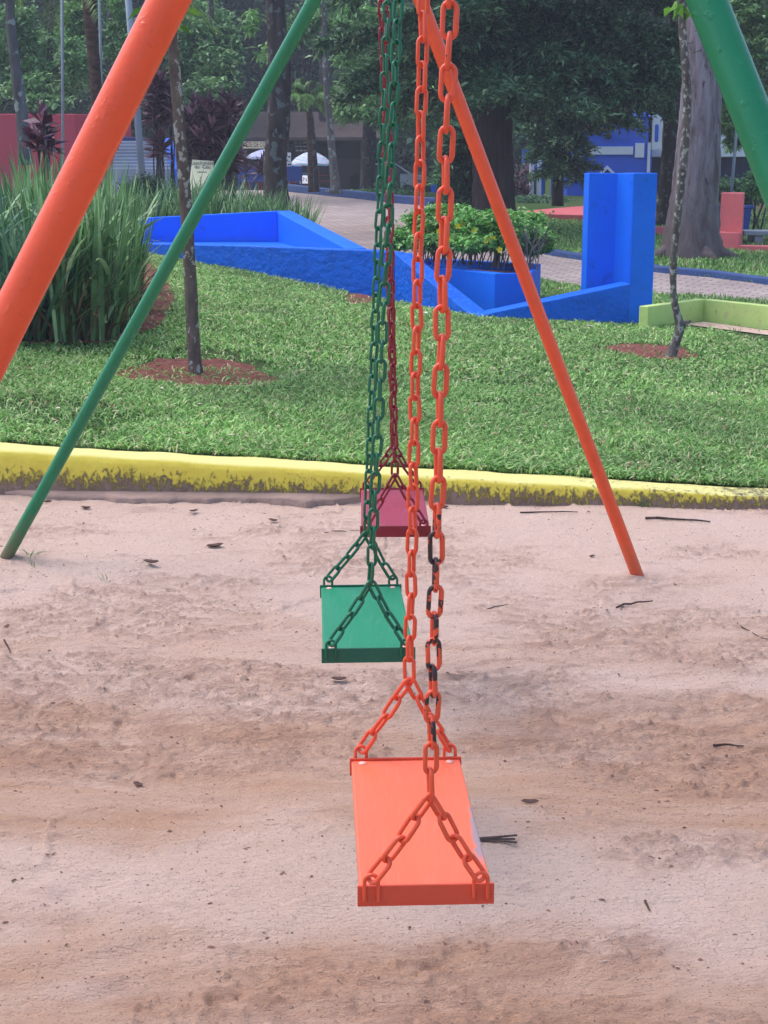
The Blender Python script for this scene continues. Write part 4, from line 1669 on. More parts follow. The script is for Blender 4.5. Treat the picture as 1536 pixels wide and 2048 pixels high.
where = lambda x: 'far left' if x < 300 else ('left of centre' if x < 650 else ('centre' if x < 950 else ('right of centre' if x < 1250 else 'far right')))
for i, (px_, D) in enumerate(spots):
    if 470 < px_ < 760 and D < 63:
        D = 66
    p = P(px_, 400, D)
    t_, c_ = protos[i % 3]
    r = empty('wood_tree', (p.x, p.y, H(p.x, p.y)), None, 'tree', 'dark trees of the wood closing the background', rz=rgf.uniform(0, 6.28))
    rank = ['front', 'middle', 'back'][0 if D < 63 else (1 if D < 74 else 2)]
    r['label'] = 'shaded wood tree in the %s rank, %s of the background' % (rank, where(px_))
    s = rgf.uniform(.85, 1.25)
    r.scale = (s, s, s)
    for src in (t_, c_):
        if i < 3:
            o = src
            o.parent = r
        else:
            o = src.copy()
            col.objects.link(o)
            o.parent = r
# far-off wood mass
rgm = np.random.default_rng(99)
n = 60000
x = rgm.uniform(-75, 75, n)
y = rgm.uniform(90, 104, n)
z = Hn(x, y) + rgm.uniform(0, 1, n) ** .9 * (15 + 5 * fbm(x * .12, y * .12, 5, 3))
v_, f_ = leaf_quads(np.stack([x, y, z], -1), .9, .5, rng=rgm)
tag(npmesh('distant_wood', v_, f_, leaf_deep), 'distant dark green wood reading as one mass behind everything', 'wood', kind='stuff')

# understorey shrubs
def bush(label, px_, py_, rx, ry, D, mat, per=1500, leaf=.09, name='bush', ncl=16, group=None):
    c = P(px_, py_, D)
    root = empty(name, (c.x, c.y, H(c.x, c.y)), label, 'bush', group)
    k = D / F
    pts = cloud_pts([(c, (rx * k, rx * k * .8, ry * k))], per, nclump=ncl, cs=.3)
    zb = H(c.x, c.y)
    pts[:, 2] = np.maximum(pts[:, 2], zb + .02)
    v_, f_ = leaf_quads(pts, leaf, leaf * .45)
    npmesh('foliage', v_, f_, mat, parent=root)
    mb = MB()
    for q in range(5):
        mb.tube([(c.x + rnd.uniform(-.1, .1), c.y, zb - .02), (c.x + rnd.uniform(-.3, .3), c.y, c.z)], [.02, .01], 5, False)
    mb.build('stems', bark_dark, root)
    return root


bush('low clipped hedge on the green verge right of the pale slim trunk', 715, 383, 36, 7, 40.5, leaf_mid, 1800, .08, 'hedge')
bush('low hedge on the verge behind the red chain', 780, 388, 36, 8, 40, leaf_dark, 1800, .08, 'hedge')
bush('olive bush in front of the dark green screen', 775, 372, 20, 12, 43, leaf_dark, 900, .1)
bush('rounded bush at the foot of the pale trunk by the blue building wall', 1315, 430, 14, 30, 31, leaf_dark, 1200, .08)
bush('low dark rounded hedge behind the left end of the blue trough', 292, 388, 42, 34, 21.8, leaf_deep, 5000, .05, 'hedge', 40)
bush('dark hedge behind the pink pillar', 1480, 380, 70, 22, 30, leaf_dark, 4000, .09, 'hedge')
bush('fresh green drooping bush beside the green pipe leg', 1515, 370, 22, 28, 27, leaf_fresh, 700, .12)
bush('dark bush left of the blue building', 1045, 370, 30, 40, 42, leaf_dark, 1500, .12)
bush('low green bush along the foot of the blue building', 1060, 402, 60, 10, 38, leaf_dark, 2500, .08)
bush('shaded bush behind the blue and white steps', 370, 330, 70, 40, 41, leaf_deep, 3000, .13)
bush('shaded bush between the far left trunk and the red wall', 20, 212, 60, 24, 50, leaf_deep, 2500, .15)
bush('shaded bush topping the red wall', 190, 205, 80, 26, 50, leaf_deep, 3000, .15)
bush('shaded shrubs under the large conifer', 880, 385, 50, 40, 44, leaf_deep, 3500, .12)

# ---- purple cordylines
cord = leafmat('purple_leaf', (62, 30, 50), (104, 66, 86), (176, 138, 154), trans=.12, rough=.4, spec=.5)


def rosette(c, n, L, W, rng, el0=.2, el1=1.3):
    a = rng.uniform(0, 6.28, n)
    e = rng.uniform(el0, el1, n)
    d = np.stack([np.cos(a) * np.cos(e), np.sin(a) * np.cos(e), np.sin(e)], -1)
    pos = np.tile(np.array(c), (n, 1))
    return leaf_quads(pos, L, W, dirs=d, rng=rng)


def cordyline(label, spots_px, D, L, W, n, base_px, stemr=.012, seed=1, group=None):
    rgc = np.random.default_rng(seed)
    bp = P(base_px, 400, D)
    root = empty('purple_plant', (bp.x, bp.y, H(bp.x, bp.y)), label, 'plant', group)
    VV, FF = [], []
    k = 0
    mb = MB()
    for (x, y) in spots_px:
        c = P(x, y, D + rgc.uniform(-.5, .5))
        zb = H(c.x, c.y)
        mb.tube([(c.x + rgc.uniform(-.1, .1), c.y, zb - .02), (c.x + rgc.uniform(-.08, .08), c.y, (zb + c.z) / 2), (c.x, c.y, c.z)], stemr, 6, False)
        for lvl in range(3):
            v_, f_ = rosette((c.x, c.y, c.z - lvl * L * .22), n, L, W, rgc, .9 - .55 * lvl, 1.4 - .6 * lvl)
            VV.append(v_)
            FF.append(f_ + k)
            k += len(v_)
    npmesh('foliage', np.concatenate(VV), np.concatenate(FF), cord, parent=root)
    mb.build('stems', bark_dark, root)
    return root


rgc = random.Random(4)
sp_ = [(rgc.uniform(375, 470), rgc.uniform(205, 330)) for _ in range(46)]
cordyline('wide mass of dark purple leafed plants behind the young tree', sp_, 27.5, .3, .07, 12, 420, seed=2, group='purple leafed plants')
sp_ = [(rgc.uniform(306, 350), rgc.uniform(165, 300)) for _ in range(20)]
cordyline('tall purple leafed plant just left of the young trunk', sp_, 27.8, .3, .07, 12, 330, seed=3, group='purple leafed plants')
cordyline('glossy maroon broad leafed plant standing against the red wall', [(86, 240), (88, 268), (74, 280), (96, 285)], 15.5, .19, .085, 9, 88, .014, seed=7, group='purple leafed plants')
sp_ = [(rgc.uniform(480, 530), rgc.uniform(315, 345)) for _ in range(6)]
cordyline('small purple plant under the first umbrella', sp_, 40, .3, .06, 10, 490, seed=9, group='purple leafed plants')
sp_ = [(rgc.uniform(1015, 1055), rgc.uniform(345, 395)) for _ in range(9)]
cordyline('reddish purple plants left of the white posts', sp_, 40, .3, .07, 10, 1035, seed=11, group='purple leafed plants')

# ---- strappy plants
strap_m = leafmat('strap_leaf', (58, 92, 58), (122, 166, 108), (190, 212, 166), trans=.3, rough=.42, big=(.5, 1.5, 4))
strap_b = leafmat('strap_leaf_bluish', (70, 112, 92), (104, 146, 118), (140, 172, 140), trans=.2, rough=.45)
dry_m = leafmat('dry_leaf', (84, 62, 46), (122, 98, 72), (168, 146, 116), trans=.1, rough=.8)


def clump_mesh(seed, n, L, W, mat, spread=.35, arch=.7, rad=.16, nd=26):
    rgs = np.random.default_rng(seed)
    parts = [strap_blades((0, 0, 0), n, L, W, rgs, spread, arch, 5, rad)]
    for q in range(int(n * 1.3)):
        # side leaves leaving the cane higher up
        a = rgs.uniform(0, 6.28)
        r0 = rgs.uniform(0, rad * 1.1)
        parts.append(strap_blades((r0 * math.cos(a), r0 * math.sin(a), rgs.uniform(.08, .62) * L), 1, L * .4, W * .85, rgs, .85, .8, 4, .01, .12))
    V, Fq, k = [], [], 0
    for v_, f_ in parts:
        V.append(v_)
        Fq.append(f_ + k)
        k += len(v_)
    a = npmesh('leaves', np.concatenate(V), np.concatenate(Fq), mat)
    v_, f_ = strap_blades((0, 0, 0), nd, L * .62, W * .6, rgs, .7, .9, 4, rad * 1.1)
    d = npmesh('dry_leaves', v_, f_, dry_m)
    return a, d


cprotos = [clump_mesh(3, 80, 1.0, .05, strap_m, .14, .22, .17, 40), clump_mesh(4, 70, 1.06, .05, strap_m, .1, .2, .17, 40), clump_mesh(5, 60, 1.0, .05, strap_b, .6, .9, .14, 20), clump_mesh(6, 90, 1.05, .045, strap_m, .3, .4, .22, 20)]
used = [False] * 4


def place_clump(kind, x, y, label, s=1.0, rz=0, group=None):
    z = H(x, y)
    r = empty('strap_leaf_plant', (x, y, z), label, 'plant', group, rz)
    r.scale = (s, s, s * rnd.uniform(.92, 1.08))
    for src in cprotos[kind]:
        if not used[kind]:
            o = src
            o.parent = r
        else:
            o = src.copy()
            col.objects.link(o)
            o.parent = r
    used[kind] = True


front_c = [(232, 664, 1, .9), (190, 680, 0, 1.0), (120, 684, 1, 1.0), (205, 640, 0, 1.05), (246, 622, 0, .95), (60, 680, 2, .95), (10, 684, 2, 1.1), (150, 640, 1, 1.05), (90, 640, 0, 1.05), (30, 640, 2, 1.15), (-60, 670, 0, 1.1), (230, 600, 1, .98), (170, 590, 0, 1.05), (110, 590, 1, 1.05), (40, 590, 0, 1.1), (-30, 600, 2, 1.1), (252, 580, 0, .85), (-120, 640, 1, 1.1)]
for i, (x, y, k, s) in enumerate(front_c):
    p = G(x, y)
    row = 'front row' if y > 660 else ('second row' if y > 630 else 'rear row')
    col_ = 'bluish' if k == 2 else 'green'
    wh = 'left edge' if x < 30 else ('left part' if x < 100 else ('middle' if x < 200 else 'right end'))
    place_clump(k, p.x, p.y, 'tall %s sword leafed clump in the %s, %s of the big bed' % (col_, row, wh), s, rnd.uniform(0, 6.28), 'sword leafed clumps in the left bed')
rgb_ = random.Random(6)
back_c = [(-4.9, 19), (-4.3, 18.4), (-3.9, 19.4)] + [(-3.6 + .33 * (q % 8) + rgb_.uniform(-.1, .1), 20.85 + .55 * (q // 8) + rgb_.uniform(-.12, .12)) for q in range(24)]
for i, (x, y) in enumerate(back_c):
    row = 'near row' if y < 21.1 else ('middle row' if y < 21.75 else 'rear row')
    wh = 'left end' if x < -3.3 else ('middle' if x < -2.1 else 'right end')
    place_clump(3, x, y, 'lower green sword leafed clump behind the blue trough, %s, %s' % (row, wh), rnd.uniform(1.0, 1.15) - max(0, x + 2.2) * .22, rnd.uniform(0, 6.28), 'sword leafed clumps behind the trough')
for k_, (a, d) in enumerate(cprotos):
    if not used[k_]:
        bpy.data.objects.remove(a)
        bpy.data.objects.remove(d)

# ================================================================== BACKGROUND BUILDINGS
redw = paint('red_wall_paint', (192, 56, 78), .7, .1, 10, .4, .01)
o = MB().wall([wpt(-260, 227, 44), wpt(150, 228, 44), wpt(262, 230, 46)], .25, 0).build('red_wall', redw, None, bevel=.02)
tag(o, 'long plain red wall behind the plants at far left', 'wall')

# bleacher steps with blue parapets
white_conc = paint('pale_step_concrete', (150, 158, 182), .8, .1, 20, .4, .01)
nose = paint('white_nosing', (206, 212, 224), .7, .08)
blue_par = paint('blue_parapet_paint', (20, 104, 232), .6, .1)
navy_par = paint('navy_parapet_paint', (40, 62, 128), .6, .1)
stp = empty('steps', P(290, 330, 37), 'pale concrete steps with blue sloping parapet behind the sword leaves', 'steps')
nst = 9
for k in range(nst):
    t = k / nst
    D = lerp(35.5, 40.5, t)
    yt = lerp(344, 284, t)
    yt2 = lerp(344, 284, (k + 1) / nst)
    l_, r_ = lerp(222, 238, t), lerp(343, 322, t)
    a, b2 = P(l_, yt2, D), P(r_, yt2, D)
    MB().box(((a.x + b2.x) / 2, D + .35, (a.z - .1 * 4)), (b2.x - a.x, .7 + .004 * k, .8)).build('step', white_conc, stp)
    MB().box(((a.x + b2.x) / 2, D + .03, a.z + .012), (b2.x - a.x - .02, .07, .024)).build('nosing', nose, stp)
a, b2 = P(343, 342, 35.4), P(321, 280, 40.8)
MB().wall([(a.x + .02, a.y, a.z + .05), (b2.x + .02, b2.y, b2.z + .05)], -.28, 0).build('parapet', blue_par, stp, bevel=.02)
a, b2 = P(225, 272, 41), P(322, 279, 41)
MB().wall([(a.x, a.y, a.z), (b2.x + .28, b2.y, b2.z)], .25, 0).build('rear_parapet', navy_par, stp, bevel=.02)

# posts
galv = paint('galvanised_steel', (138, 150, 166), .5, .1)
for label, pa, pb, D, w in (('slim grey lamp post rising beside the steps at left', (284, 350), (254, -40), 22.5, 13), ('thin grey pole in front of the red wall', (126, 330), (124, -40), 26, 5.5), ('thin grey wire post just right of the ringed palm trunk', (206, 330), (198, -40), 30, 5), ('thin pale pole behind the pink pillar', (1462, 395), (1478, 200), 27, 6)):
    p0, p1 = P(*pa, D), P(*pb, D)
    z0 = H(p0.x, p0.y)
    p0 = p0 + (p1 - p0) * ((z0 - .05 - p0.z) / (p1.z - p0.z))
    p1 = p0 + (p1 - p0) * 1.35
    r = empty('lamp_post' if w > 10 else 'pole', p0, label, 'post')
    MB().tube([p0, p1], [w / 2 * D / F * 1.1, w / 2 * D / F], 14).build('shaft', galv, r, smooth=True)
    MB().tube([Vector((p0.x, p0.y, z0 - .05)), Vector((p0.x, p0.y, z0 + .06))], w * D / F * .9, 14).build('base', galv, r, smooth=True, bevel=.005)
    MB().tube([p1, p1 + Vector((0, 0, .06))], w * D / F * .6, 14).build('cap', galv, r, smooth=True)


def text_mesh(txt, size, mat, loc, name, parent, rot=(math.pi / 2, 0, 0), sx_=1.0):
    cu = bpy.data.curves.new(name, 'FONT')
    cu.body = txt
    cu.size = size
    cu.extrude = .004
    cu.align_x = 'CENTER'
    cu.align_y = 'CENTER'
    tmp = bpy.data.objects.new(name, cu)
    col.objects.link(tmp)
    dg = bpy.context.evaluated_depsgraph_get()
    me = bpy.data.meshes.new_from_object(tmp.evaluated_get(dg))
    bpy.data.objects.remove(tmp)
    me.materials.clear()
    me.materials.append(mat)
    o = bpy.data.objects.new(name, me)
    link(o, parent)
    o.location = Vector(loc) - parent_world(parent)
    o.rotation_euler = rot
    o.scale = (sx_, 1, 1)
    return o


cream = paint('cream_board', (248, 242, 204), .7, .05)
whitep = paint('white_paint', (226, 228, 232), .6, .04)
dkink = paint('dark_ink', (70, 66, 90), .8, .05)
redink = paint('red_ink', (150, 36, 44), .8, .05)
darkwall = paint('dark_brown_wall', (66, 50, 52), .9, .2, 8, .4, .01)
roofm = paint('weathered_roof', (84, 70, 68), .9, .25, 10, .8, .02)

# sandwich board
sbq = P(400, 372, 27)
bd = empty('sign_board', (sbq.x, sbq.y, H(sbq.x, sbq.y)), 'cream folding sign board with handwritten menu behind the sword leaves', 'sign')
c = [P(384, 319, 27), P(427, 322, 27), P(422, 368, 26.6), P(379, 366, 26.6)]
zb = H(sbq.x, sbq.y)
bl_, br2 = c[3] + (c[3] - c[0]) * .75, c[2] + (c[2] - c[1]) * .75
th = Vector((0, .03, 0))
MB().add([c[0], c[1], br2, bl_, c[0] + th, c[1] + th, br2 + th, bl_ + th], [(0, 3, 2, 1), (4, 5, 6, 7), (0, 1, 5, 4), (1, 2, 6, 5), (2, 3, 7, 6), (3, 0, 4, 7)]).build('front_panel', cream, bd)
ofs = Vector((.05, .45, -.02))
MB().add([c[0] + th, c[1] + th, br2 + ofs, bl_ + ofs, c[0] + th * 2, c[1] + th * 2, br2 + ofs + th, bl_ + ofs + th], [(0, 3, 2, 1), (4, 5, 6, 7), (0, 1, 5, 4), (1, 2, 6, 5), (2, 3, 7, 6), (3, 0, 4, 7)]).build('rear_panel', cream, bd)
tilt = (math.pi / 2 - .0, 0, -.04)
mx = (c[0] + c[1]) / 2
text_mesh('Lanchonete', .085, dkink, P(405, 326, 26.9), 'lettering', bd)
text_mesh('do  Céu', .085, dkink, P(405, 334, 26.85), 'lettering', bd)
for k, wd in enumerate((.16, .16, .2)):
    q = P(404, 344 + k * 5, 26.78)
    MB().box((q.x, q.y, q.z), (wd, .006, .012)).build('written_line', dkink, bd)

# kiosk
kx0, kx1 = P(430, 300, 57), P(735, 300, 57)
gz = H(0, 57)
ki = empty('snack_kiosk', ((kx0.x + kx1.x) / 2, 57, gz), 'dark brown snack kiosk with cream and red name board behind the umbrellas', 'kiosk')
roof_z = P(600, 278, 56).z
MB().box(((kx0.x + kx1.x) / 2, 59, (gz + roof_z) / 2), (kx1.x - kx0.x, 4, roof_z - gz)).build('wall', darkwall, ki)
MB().add([(kx0.x - .5, 55.9, roof_z - .05), (kx1.x + .5, 55.9, roof_z - .05), (kx1.x + .5, 59, roof_z + .95), (kx0.x - .5, 59, roof_z + .95), (kx0.x - .5, 62, roof_z), (kx1.x + .5, 62, roof_z),
          (kx0.x - .5, 55.9, roof_z + .06), (kx1.x + .5, 55.9, roof_z + .06), (kx1.x + .5, 59, roof_z + 1.06), (kx0.x - .5, 59, roof_z + 1.06), (kx0.x - .5, 62, roof_z + .1), (kx1.x + .5, 62, roof_z + .1)],
         [(0, 3, 2, 1), (3, 4, 5, 2), (6, 7, 8, 9), (9, 8, 11, 10), (0, 1, 7, 6), (4, 10, 11, 5), (0, 6, 9, 3), (3, 9, 10, 4), (1, 2, 8, 7), (2, 5, 11, 8)]).build('roof', roofm, ki)
a, b2 = P(468, 283, 55.8), P(548, 297, 55.8)
sgn_ = MB().box(((a.x + b2.x) / 2, 55.8, (a.z + b2.z) / 2), (b2.x - a.x, .05, a.z - b2.z)).build('name_board', cream, ki)
text_mesh('SORVETE DE COCO', .24, redink, ((a.x + b2.x) / 2, 55.76, (a.z + b2.z) / 2), 'lettering', ki, sx_=.62)
opm = paint('dark_opening', (34, 30, 38), .9, .2)
a, b2 = P(585, 285, 56.9), P(720, 318, 56.9)
MB().box(((a.x + b2.x) / 2, 56.98, (a.z + b2.z) / 2), (b2.x - a.x, .1, a.z - b2.z)).build('serving_hatch', opm, ki)
for k in range(12):
    q = P(592 + (k % 4) * 8 + (k // 4), 285 + (k // 4) * 8, 56.8)
    MB().box((q.x, 56.88, q.z), (.11, .03, .05)).build('price_card', whitep, ki)
for (x0, y0, x1, y1) in ((589, 331, 603, 347),):
    a, b2 = P(x0, y0, 56.8), P(x1, y1, 56.8)
    f_ = MB().box(((a.x + b2.x) / 2, 56.95, (a.z + b2.z) / 2), (b2.x - a.x, .04, a.z - b2.z)).build('poster', whitep, ki)
    MB().box(((a.x + b2.x) / 2, 56.92, (a.z + b2.z) / 2), ((b2.x - a.x) * .7, .02, (a.z - b2.z) * .55)).build('picture_area', dkink, ki)
# signs on the yellow post
yp = paint('orange_yellow_post_paint', (236, 160, 20), .6, .08)
q = P(577, 350, 50)
po = empty('sign_post', (q.x, q.y, H(q.x, q.y)), 'yellow post carrying two white notices right of the lichen trunk', 'sign')
a, b2 = P(574, 332, 50), P(580, 372, 50)
MB().box(((a.x + b2.x) / 2, 50, (a.z + H(q.x, q.y)) / 2), (b2.x - a.x, .1, a.z - H(q.x, q.y))).build('post', yp, po, bevel=.01)
for (x0, y0, x1, y1) in ((575, 305, 582, 322), (573, 323, 584, 335)):
    a, b2 = P(x0, y0, 49.9), P(x1, y1, 49.9)
    MB().box(((a.x + b2.x) / 2, 49.9, (a.z + b2.z) / 2), (b2.x - a.x, .04, a.z - b2.z)).build('notice', whitep, po)
    MB().box(((a.x + b2.x) / 2, 49.87, (a.z + b2.z) / 2), ((b2.x - a.x) * .6, .02, .05)).build('notice_print', dkink, po)


# umbrellas
def stripemat(name, cols, sc):
    m, nt, b = newmat(name)
    tc = N(nt, 'ShaderNodeTexCoord')
    s = N(nt, 'ShaderNodeSeparateXYZ')
    nt.links.new(tc.outputs['Object'], s.inputs[0])
    f = math_(nt, 'FRACT', math_(nt, 'MULTIPLY', math_(nt, 'ADD', s.outputs['Z'], math_(nt, 'MULTIPLY', s.outputs['X'], .22)), sc))
    st = [(i / len(cols), lin(c)) for i, c in enumerate(cols)]
    setc(nt, b, ramp(nt, f, st, 'CONSTANT'))
    b.inputs['Roughness'].default_value = .8
    return m


um1 = stripemat('blue_white_stripes', [(220, 228, 245), (150, 170, 225), (220, 228, 245), (190, 150, 190), (232, 236, 248), (80, 110, 200)], 9)
um2 = stripemat('rainbow_stripes', [(226, 240, 248), (96, 178, 220), (232, 242, 248), (230, 150, 160), (226, 240, 248), (70, 140, 205)], 9)


def umbrella(label, px_, ytop, yrim, w, D, mat):
    c = P(px_, yrim, D)
    t = P(px_, ytop, D)
    zb = H(c.x, c.y)
    r = empty('umbrella', (c.x, c.y, zb), label, 'umbrella', 'striped umbrellas at the kiosk')
    Rr = w / 2 * D / F
    mb = MB()
    n = 8
    hgt = t.z - c.z
    rings = [(0, hgt), (.35, hgt * .86), (.7, hgt * .5), (1.0, 0.0), (1.0, -.07)]
    vs = [(c.x, c.y, c.z + hgt)]
    for rr_, h_ in rings[1:]:
        for k in range(n * 3):
            a = 2 * math.pi * k / (n * 3)
            sc = 1 - (.05 if k % 3 else 0)
            vs.append((c.x + Rr * rr_ * sc * math.cos(a), c.y + Rr * rr_ * sc * math.sin(a), c.z + h_ + (.02 if k % 3 and rr_ > .9 else 0)))
    m = n * 3
    fs = [(0, 1 + k, 1 + (k + 1) % m) for k in range(m)]
    for q_ in range(3):
        for k in range(m):
            a, b2 = 1 + q_ * m + k, 1 + q_ * m + (k + 1) % m
            fs.append((a, a + m, b2 + m, b2))
    mb.add(vs, fs)
    cn = mb.build('canopy', mat, r)
    cn.modifiers.new('thick', 'SOLIDIFY').thickness = .012
    MB().tube([(c.x, c.y, zb), (c.x, c.y, t.z + .05)], .022, 10).build('pole', whitep, r, smooth=True)
    MB().tube([(c.x, c.y, zb), (c.x, c.y, zb + .12)], [.25, .2], 14).build('base', whitep, r, smooth=True)
    for k in range(8):
        a = k * math.pi / 4
        MB().tube([(c.x, c.y, c.z + hgt * .9), (c.x + Rr * .9 * math.cos(a), c.y + Rr * .9 * math.sin(a), c.z + .03)], .008, 5).build('rib', whitep, r)
    return r


umbrella('blue and white striped umbrella half hidden by the lichen trunk', 533, 298, 315, 84, 53, um1)
umbrella('rainbow striped umbrella crossed by a thin dark trunk', 622, 303, 328, 84, 52, um2)

bplast = paint('blue_plastic', (36, 66, 150), .4, .05)
rplast = paint('red_plastic', (150, 26, 40), .4, .05)
tplast = paint('teal_plastic', (40, 120, 160), .4, .05)


def chair(px_, D, mat, label, rz, group='plastic chairs at the kiosk'):
    p = P(px_, 380, D)
    zb = H(p.x, p.y) + .38
    r = empty('chair', (p.x, p.y, zb), label, 'chair', group, rz)
    cr, sr = math.cos(rz), math.sin(rz)
    o0 = Vector((p.x, p.y, zb))

    def at(mb, c, s, tp=1):
        mb.box((p.x + c[0], p.y + c[1], zb + c[2]), s, 0, 0, tp)
        return mb
    at(MB(), (0, 0, .44), (.5, .46, .04)).build('seat', mat, r, bevel=.012)
    at(MB(), (0, .22, .7), (.5, .04, .46)).build('backrest', mat, r, bevel=.03)
    for sx_ in (-1, 1):
        at(MB(), (sx_ * .25, 0, .64), (.05, .42, .03)).build('armrest', mat, r, bevel=.01)
        for sy in (-1, 1):
            at(MB(), (sx_ * .22, sy * .2, .21), (.045, .045, .42)).build('leg', mat, r, bevel=.008)
    return r


chair(494, 51, bplast, 'blue plastic chair left of the lichen trunk, leftmost of the pair', 3.0)
chair(516, 51, bplast, 'blue plastic chair touching the lichen trunk at left', 3.3)
chair(508, 53, rplast, 'red plastic chair behind the two blue chairs', .3)
chair(587, 50, bplast, 'blue plastic chair right of the yellow sign post', 3.4)
chair(577, 50.6, rplast, 'red plastic chair at the foot of the yellow sign post', 2.7)
chair(599, 52, rplast, 'red plastic chair beside the teal table', 1.4)
chair(650, 52, rplast, 'red plastic chair behind the broad brown trunk', 1.6)
tq = P(612, 380, 51.3)
tb_z = H(tq.x, tq.y) + .35
tb2 = empty('table', (tq.x, tq.y, tb_z), 'teal plastic table with a tilted red and white price board', 'table')
MB().box((tq.x, tq.y, tb_z + .72), (.7, .7, .04)).build('tabletop', tplast, tb2, bevel=.01)
for sx_ in (-1, 1):
    for sy in (-1, 1):
        MB().box((tq.x + sx_ * .28, tq.y + sy * .28, tb_z + .35), (.06, .06, .7)).build('leg', tplast, tb2, bevel=.01)
pb = empty('price_board', P(607, 368, 50.6), 'white tilted board with red lettering standing on the teal table', 'sign')
a = [P(592, 350, 50.8), P(617, 351, 50.8), P(621, 367, 50.5), P(600, 367, 50.5)]
th = Vector((0, .03, 0))
MB().add([*a, *[q_ + th for q_ in a]], [(0, 3, 2, 1), (4, 5, 6, 7), (0, 1, 5, 4), (1, 2, 6, 5), (2, 3, 7, 6), (3, 0, 4, 7)]).build('panel', whitep, pb)
cc_ = (a[0] + a[1] + a[2] + a[3]) / 4
text_mesh('MENU', .19, redink, cc_ + Vector((0, -.14, 0)), 'lettering', pb, (math.pi / 2, .05, 0))

# parked cars behind the trees
carw = paint('white_car_paint', (226, 230, 238), .3, .03)
glass = paint('dark_car_glass', (30, 34, 44), .1, .03)
tyre = paint('tyre_rubber', (28, 28, 30), .8, .05)


def car(px_, D, label, rz):
    p = P(px_, 380, D)
    zb = H(p.x, p.y)
    r = empty('parked_car', (p.x, p.y, zb), label, 'car', 'white cars parked behind the trees', rz)
    prof = [(-2.0, .35), (-2.05, .75), (-1.75, .95), (-.95, 1.02), (-.35, 1.42), (.9, 1.45), (1.55, 1.05), (2.0, .98), (2.1, .7), (2.05, .35)]
    mb = MB()
    n = len(prof)
    vs = []
    for s_, k in ((-1, 1), (1, 1)):
        for (x_, z_) in prof:
            wv = .82 - .16 * max(0, (z_ - 1.0) / .45)
            vs.append((p.x + x_, p.y + s_ * wv, zb + z_))
    mb.add(vs, [tuple(range(n)), tuple(range(2 * n - 1, n - 1, -1))] + [(i, i + n, (i + 1) % n + n, (i + 1) % n) for i in range(n)])
    mb.build('body', carw, r, bevel=.05, bseg=3)
    for s_ in (-1, 1):
        MB().add([(p.x - .8, p.y + s_ * .80, zb + 1.03), (p.x - .3, p.y + s_ * .72, zb + 1.36), (p.x + .85, p.y + s_ * .72, zb + 1.38), (p.x + 1.35, p.y + s_ * .80, zb + 1.05),
                  (p.x - .8, p.y + s_ * .835, zb + 1.03), (p.x - .3, p.y + s_ * .70, zb + 1.36), (p.x + .85, p.y + s_ * .70, zb + 1.38), (p.x + 1.35, p.y + s_ * .835, zb + 1.05)],
                 [(4, 5, 6, 7), (0, 1, 5, 4), (3, 7, 6, 2)]).build('side_window', glass, r)
    for x_ in (-1.3, 1.3):
        for s_ in (-1, 1):
            MB().tube([(p.x + x_, p.y + s_ * .66, zb + .32), (p.x + x_, p.y + s_ * .87, zb + .32)], .32, 20).build('wheel', tyre, r, smooth=True)
    return r


car(690, 63, 'white parked car seen between the slim pale trunk and the dark trunk', .2)
car(735, 60, 'white parked car low behind the verge hedge', .5)
gsc = paint('green_screen_paint', (38, 66, 56), .8, .1)
a, b2 = P(700, 347, 57), P(800, 347, 57)
o = MB().wall([(a.x, 57, a.z), (b2.x, 57, b2.z)], .2, 0).build('green_screen', gsc, None, bevel=.02)
tag(o, 'dark green low screen wall behind the verge hedge', 'wall')
a, b2 = P(738, 321, 62), P(782, 321, 62)
o = MB().wall([(a.x, 62, a.z), (b2.x, 62, b2.z)], .2, 0).build('dark_red_wall', paint('dark_red_paint', (92, 28, 40), .7, .1), None, bevel=.02)
tag(o, 'dark red wall glimpsed behind the chains', 'wall')


def bin_(px_, yt, yb, w, D, mat, label, zb=None):
    p = P(px_, yb, D)
    zt = P(px_, yt, D).z
    zb = H(p.x, p.y) if zb is None else zb
    r = empty('litter_bin', (p.x, p.y, zb), label, 'bin')
    W_ = w * D / F
    hh_ = zt - zb
    mb = MB()
    mb.prism([(p.x - W_ * .36, p.y - W_ * .36), (p.x + W_ * .36, p.y - W_ * .36), (p.x + W_ * .36, p.y + W_ * .36), (p.x - W_ * .36, p.y + W_ * .36)], zb + .06, zb + .08)
    mb.box((p.x, p.y, zb + .05 + hh_ * .45), (W_ * .8, W_ * .8, hh_ * .9), 0, 0, 1.18)
    mb.build('body', mat, r, bevel=.02)
    MB().box((p.x, p.y, zt - .03), (W_ * 1.04, W_ * 1.04, .06)).build('lid', mat, r, bevel=.015)
    for s_ in (-1, 1):
        MB().tube([(p.x + s_ * W_ * .3, p.y + W_ * .3, zb + .06), (p.x + s_ * W_ * .4, p.y + W_ * .3, zb + .06)], .06, 12).build('wheel', tyre, r, smooth=True)
    return r


bin_(1465, 410, 470, 62, 26.5, bplast, 'blue wheeled bin hidden behind the pink pillar')
bin_(727, 372, 384, 16, 46, bplast, 'small blue bin behind the verge hedge')
ylp = paint('dull_yellow_paint', (170, 140, 50), .7, .1)
bin_(786, 373, 386, 12, 46, ylp, 'small dull yellow bin behind the red chain')
# blue low board with white letters
q = P(884, 392, 43)
bb_ = empty('blue_sign', (q.x, q.y, H(q.x, q.y)), 'low bright blue sign board with white letters seen through the orange chain', 'sign')
a, b2 = P(862, 362, 43), P(900, 398, 43)
MB().box(((a.x + b2.x) / 2, 43, (a.z + b2.z) / 2), (b2.x - a.x, .08, a.z - b2.z)).build('panel', blue_par, bb_, bevel=.01)
text_mesh('AL', .22, whitep, ((a.x + b2.x) / 2 + .05, 42.94, a.z - .2), 'lettering', bb_)

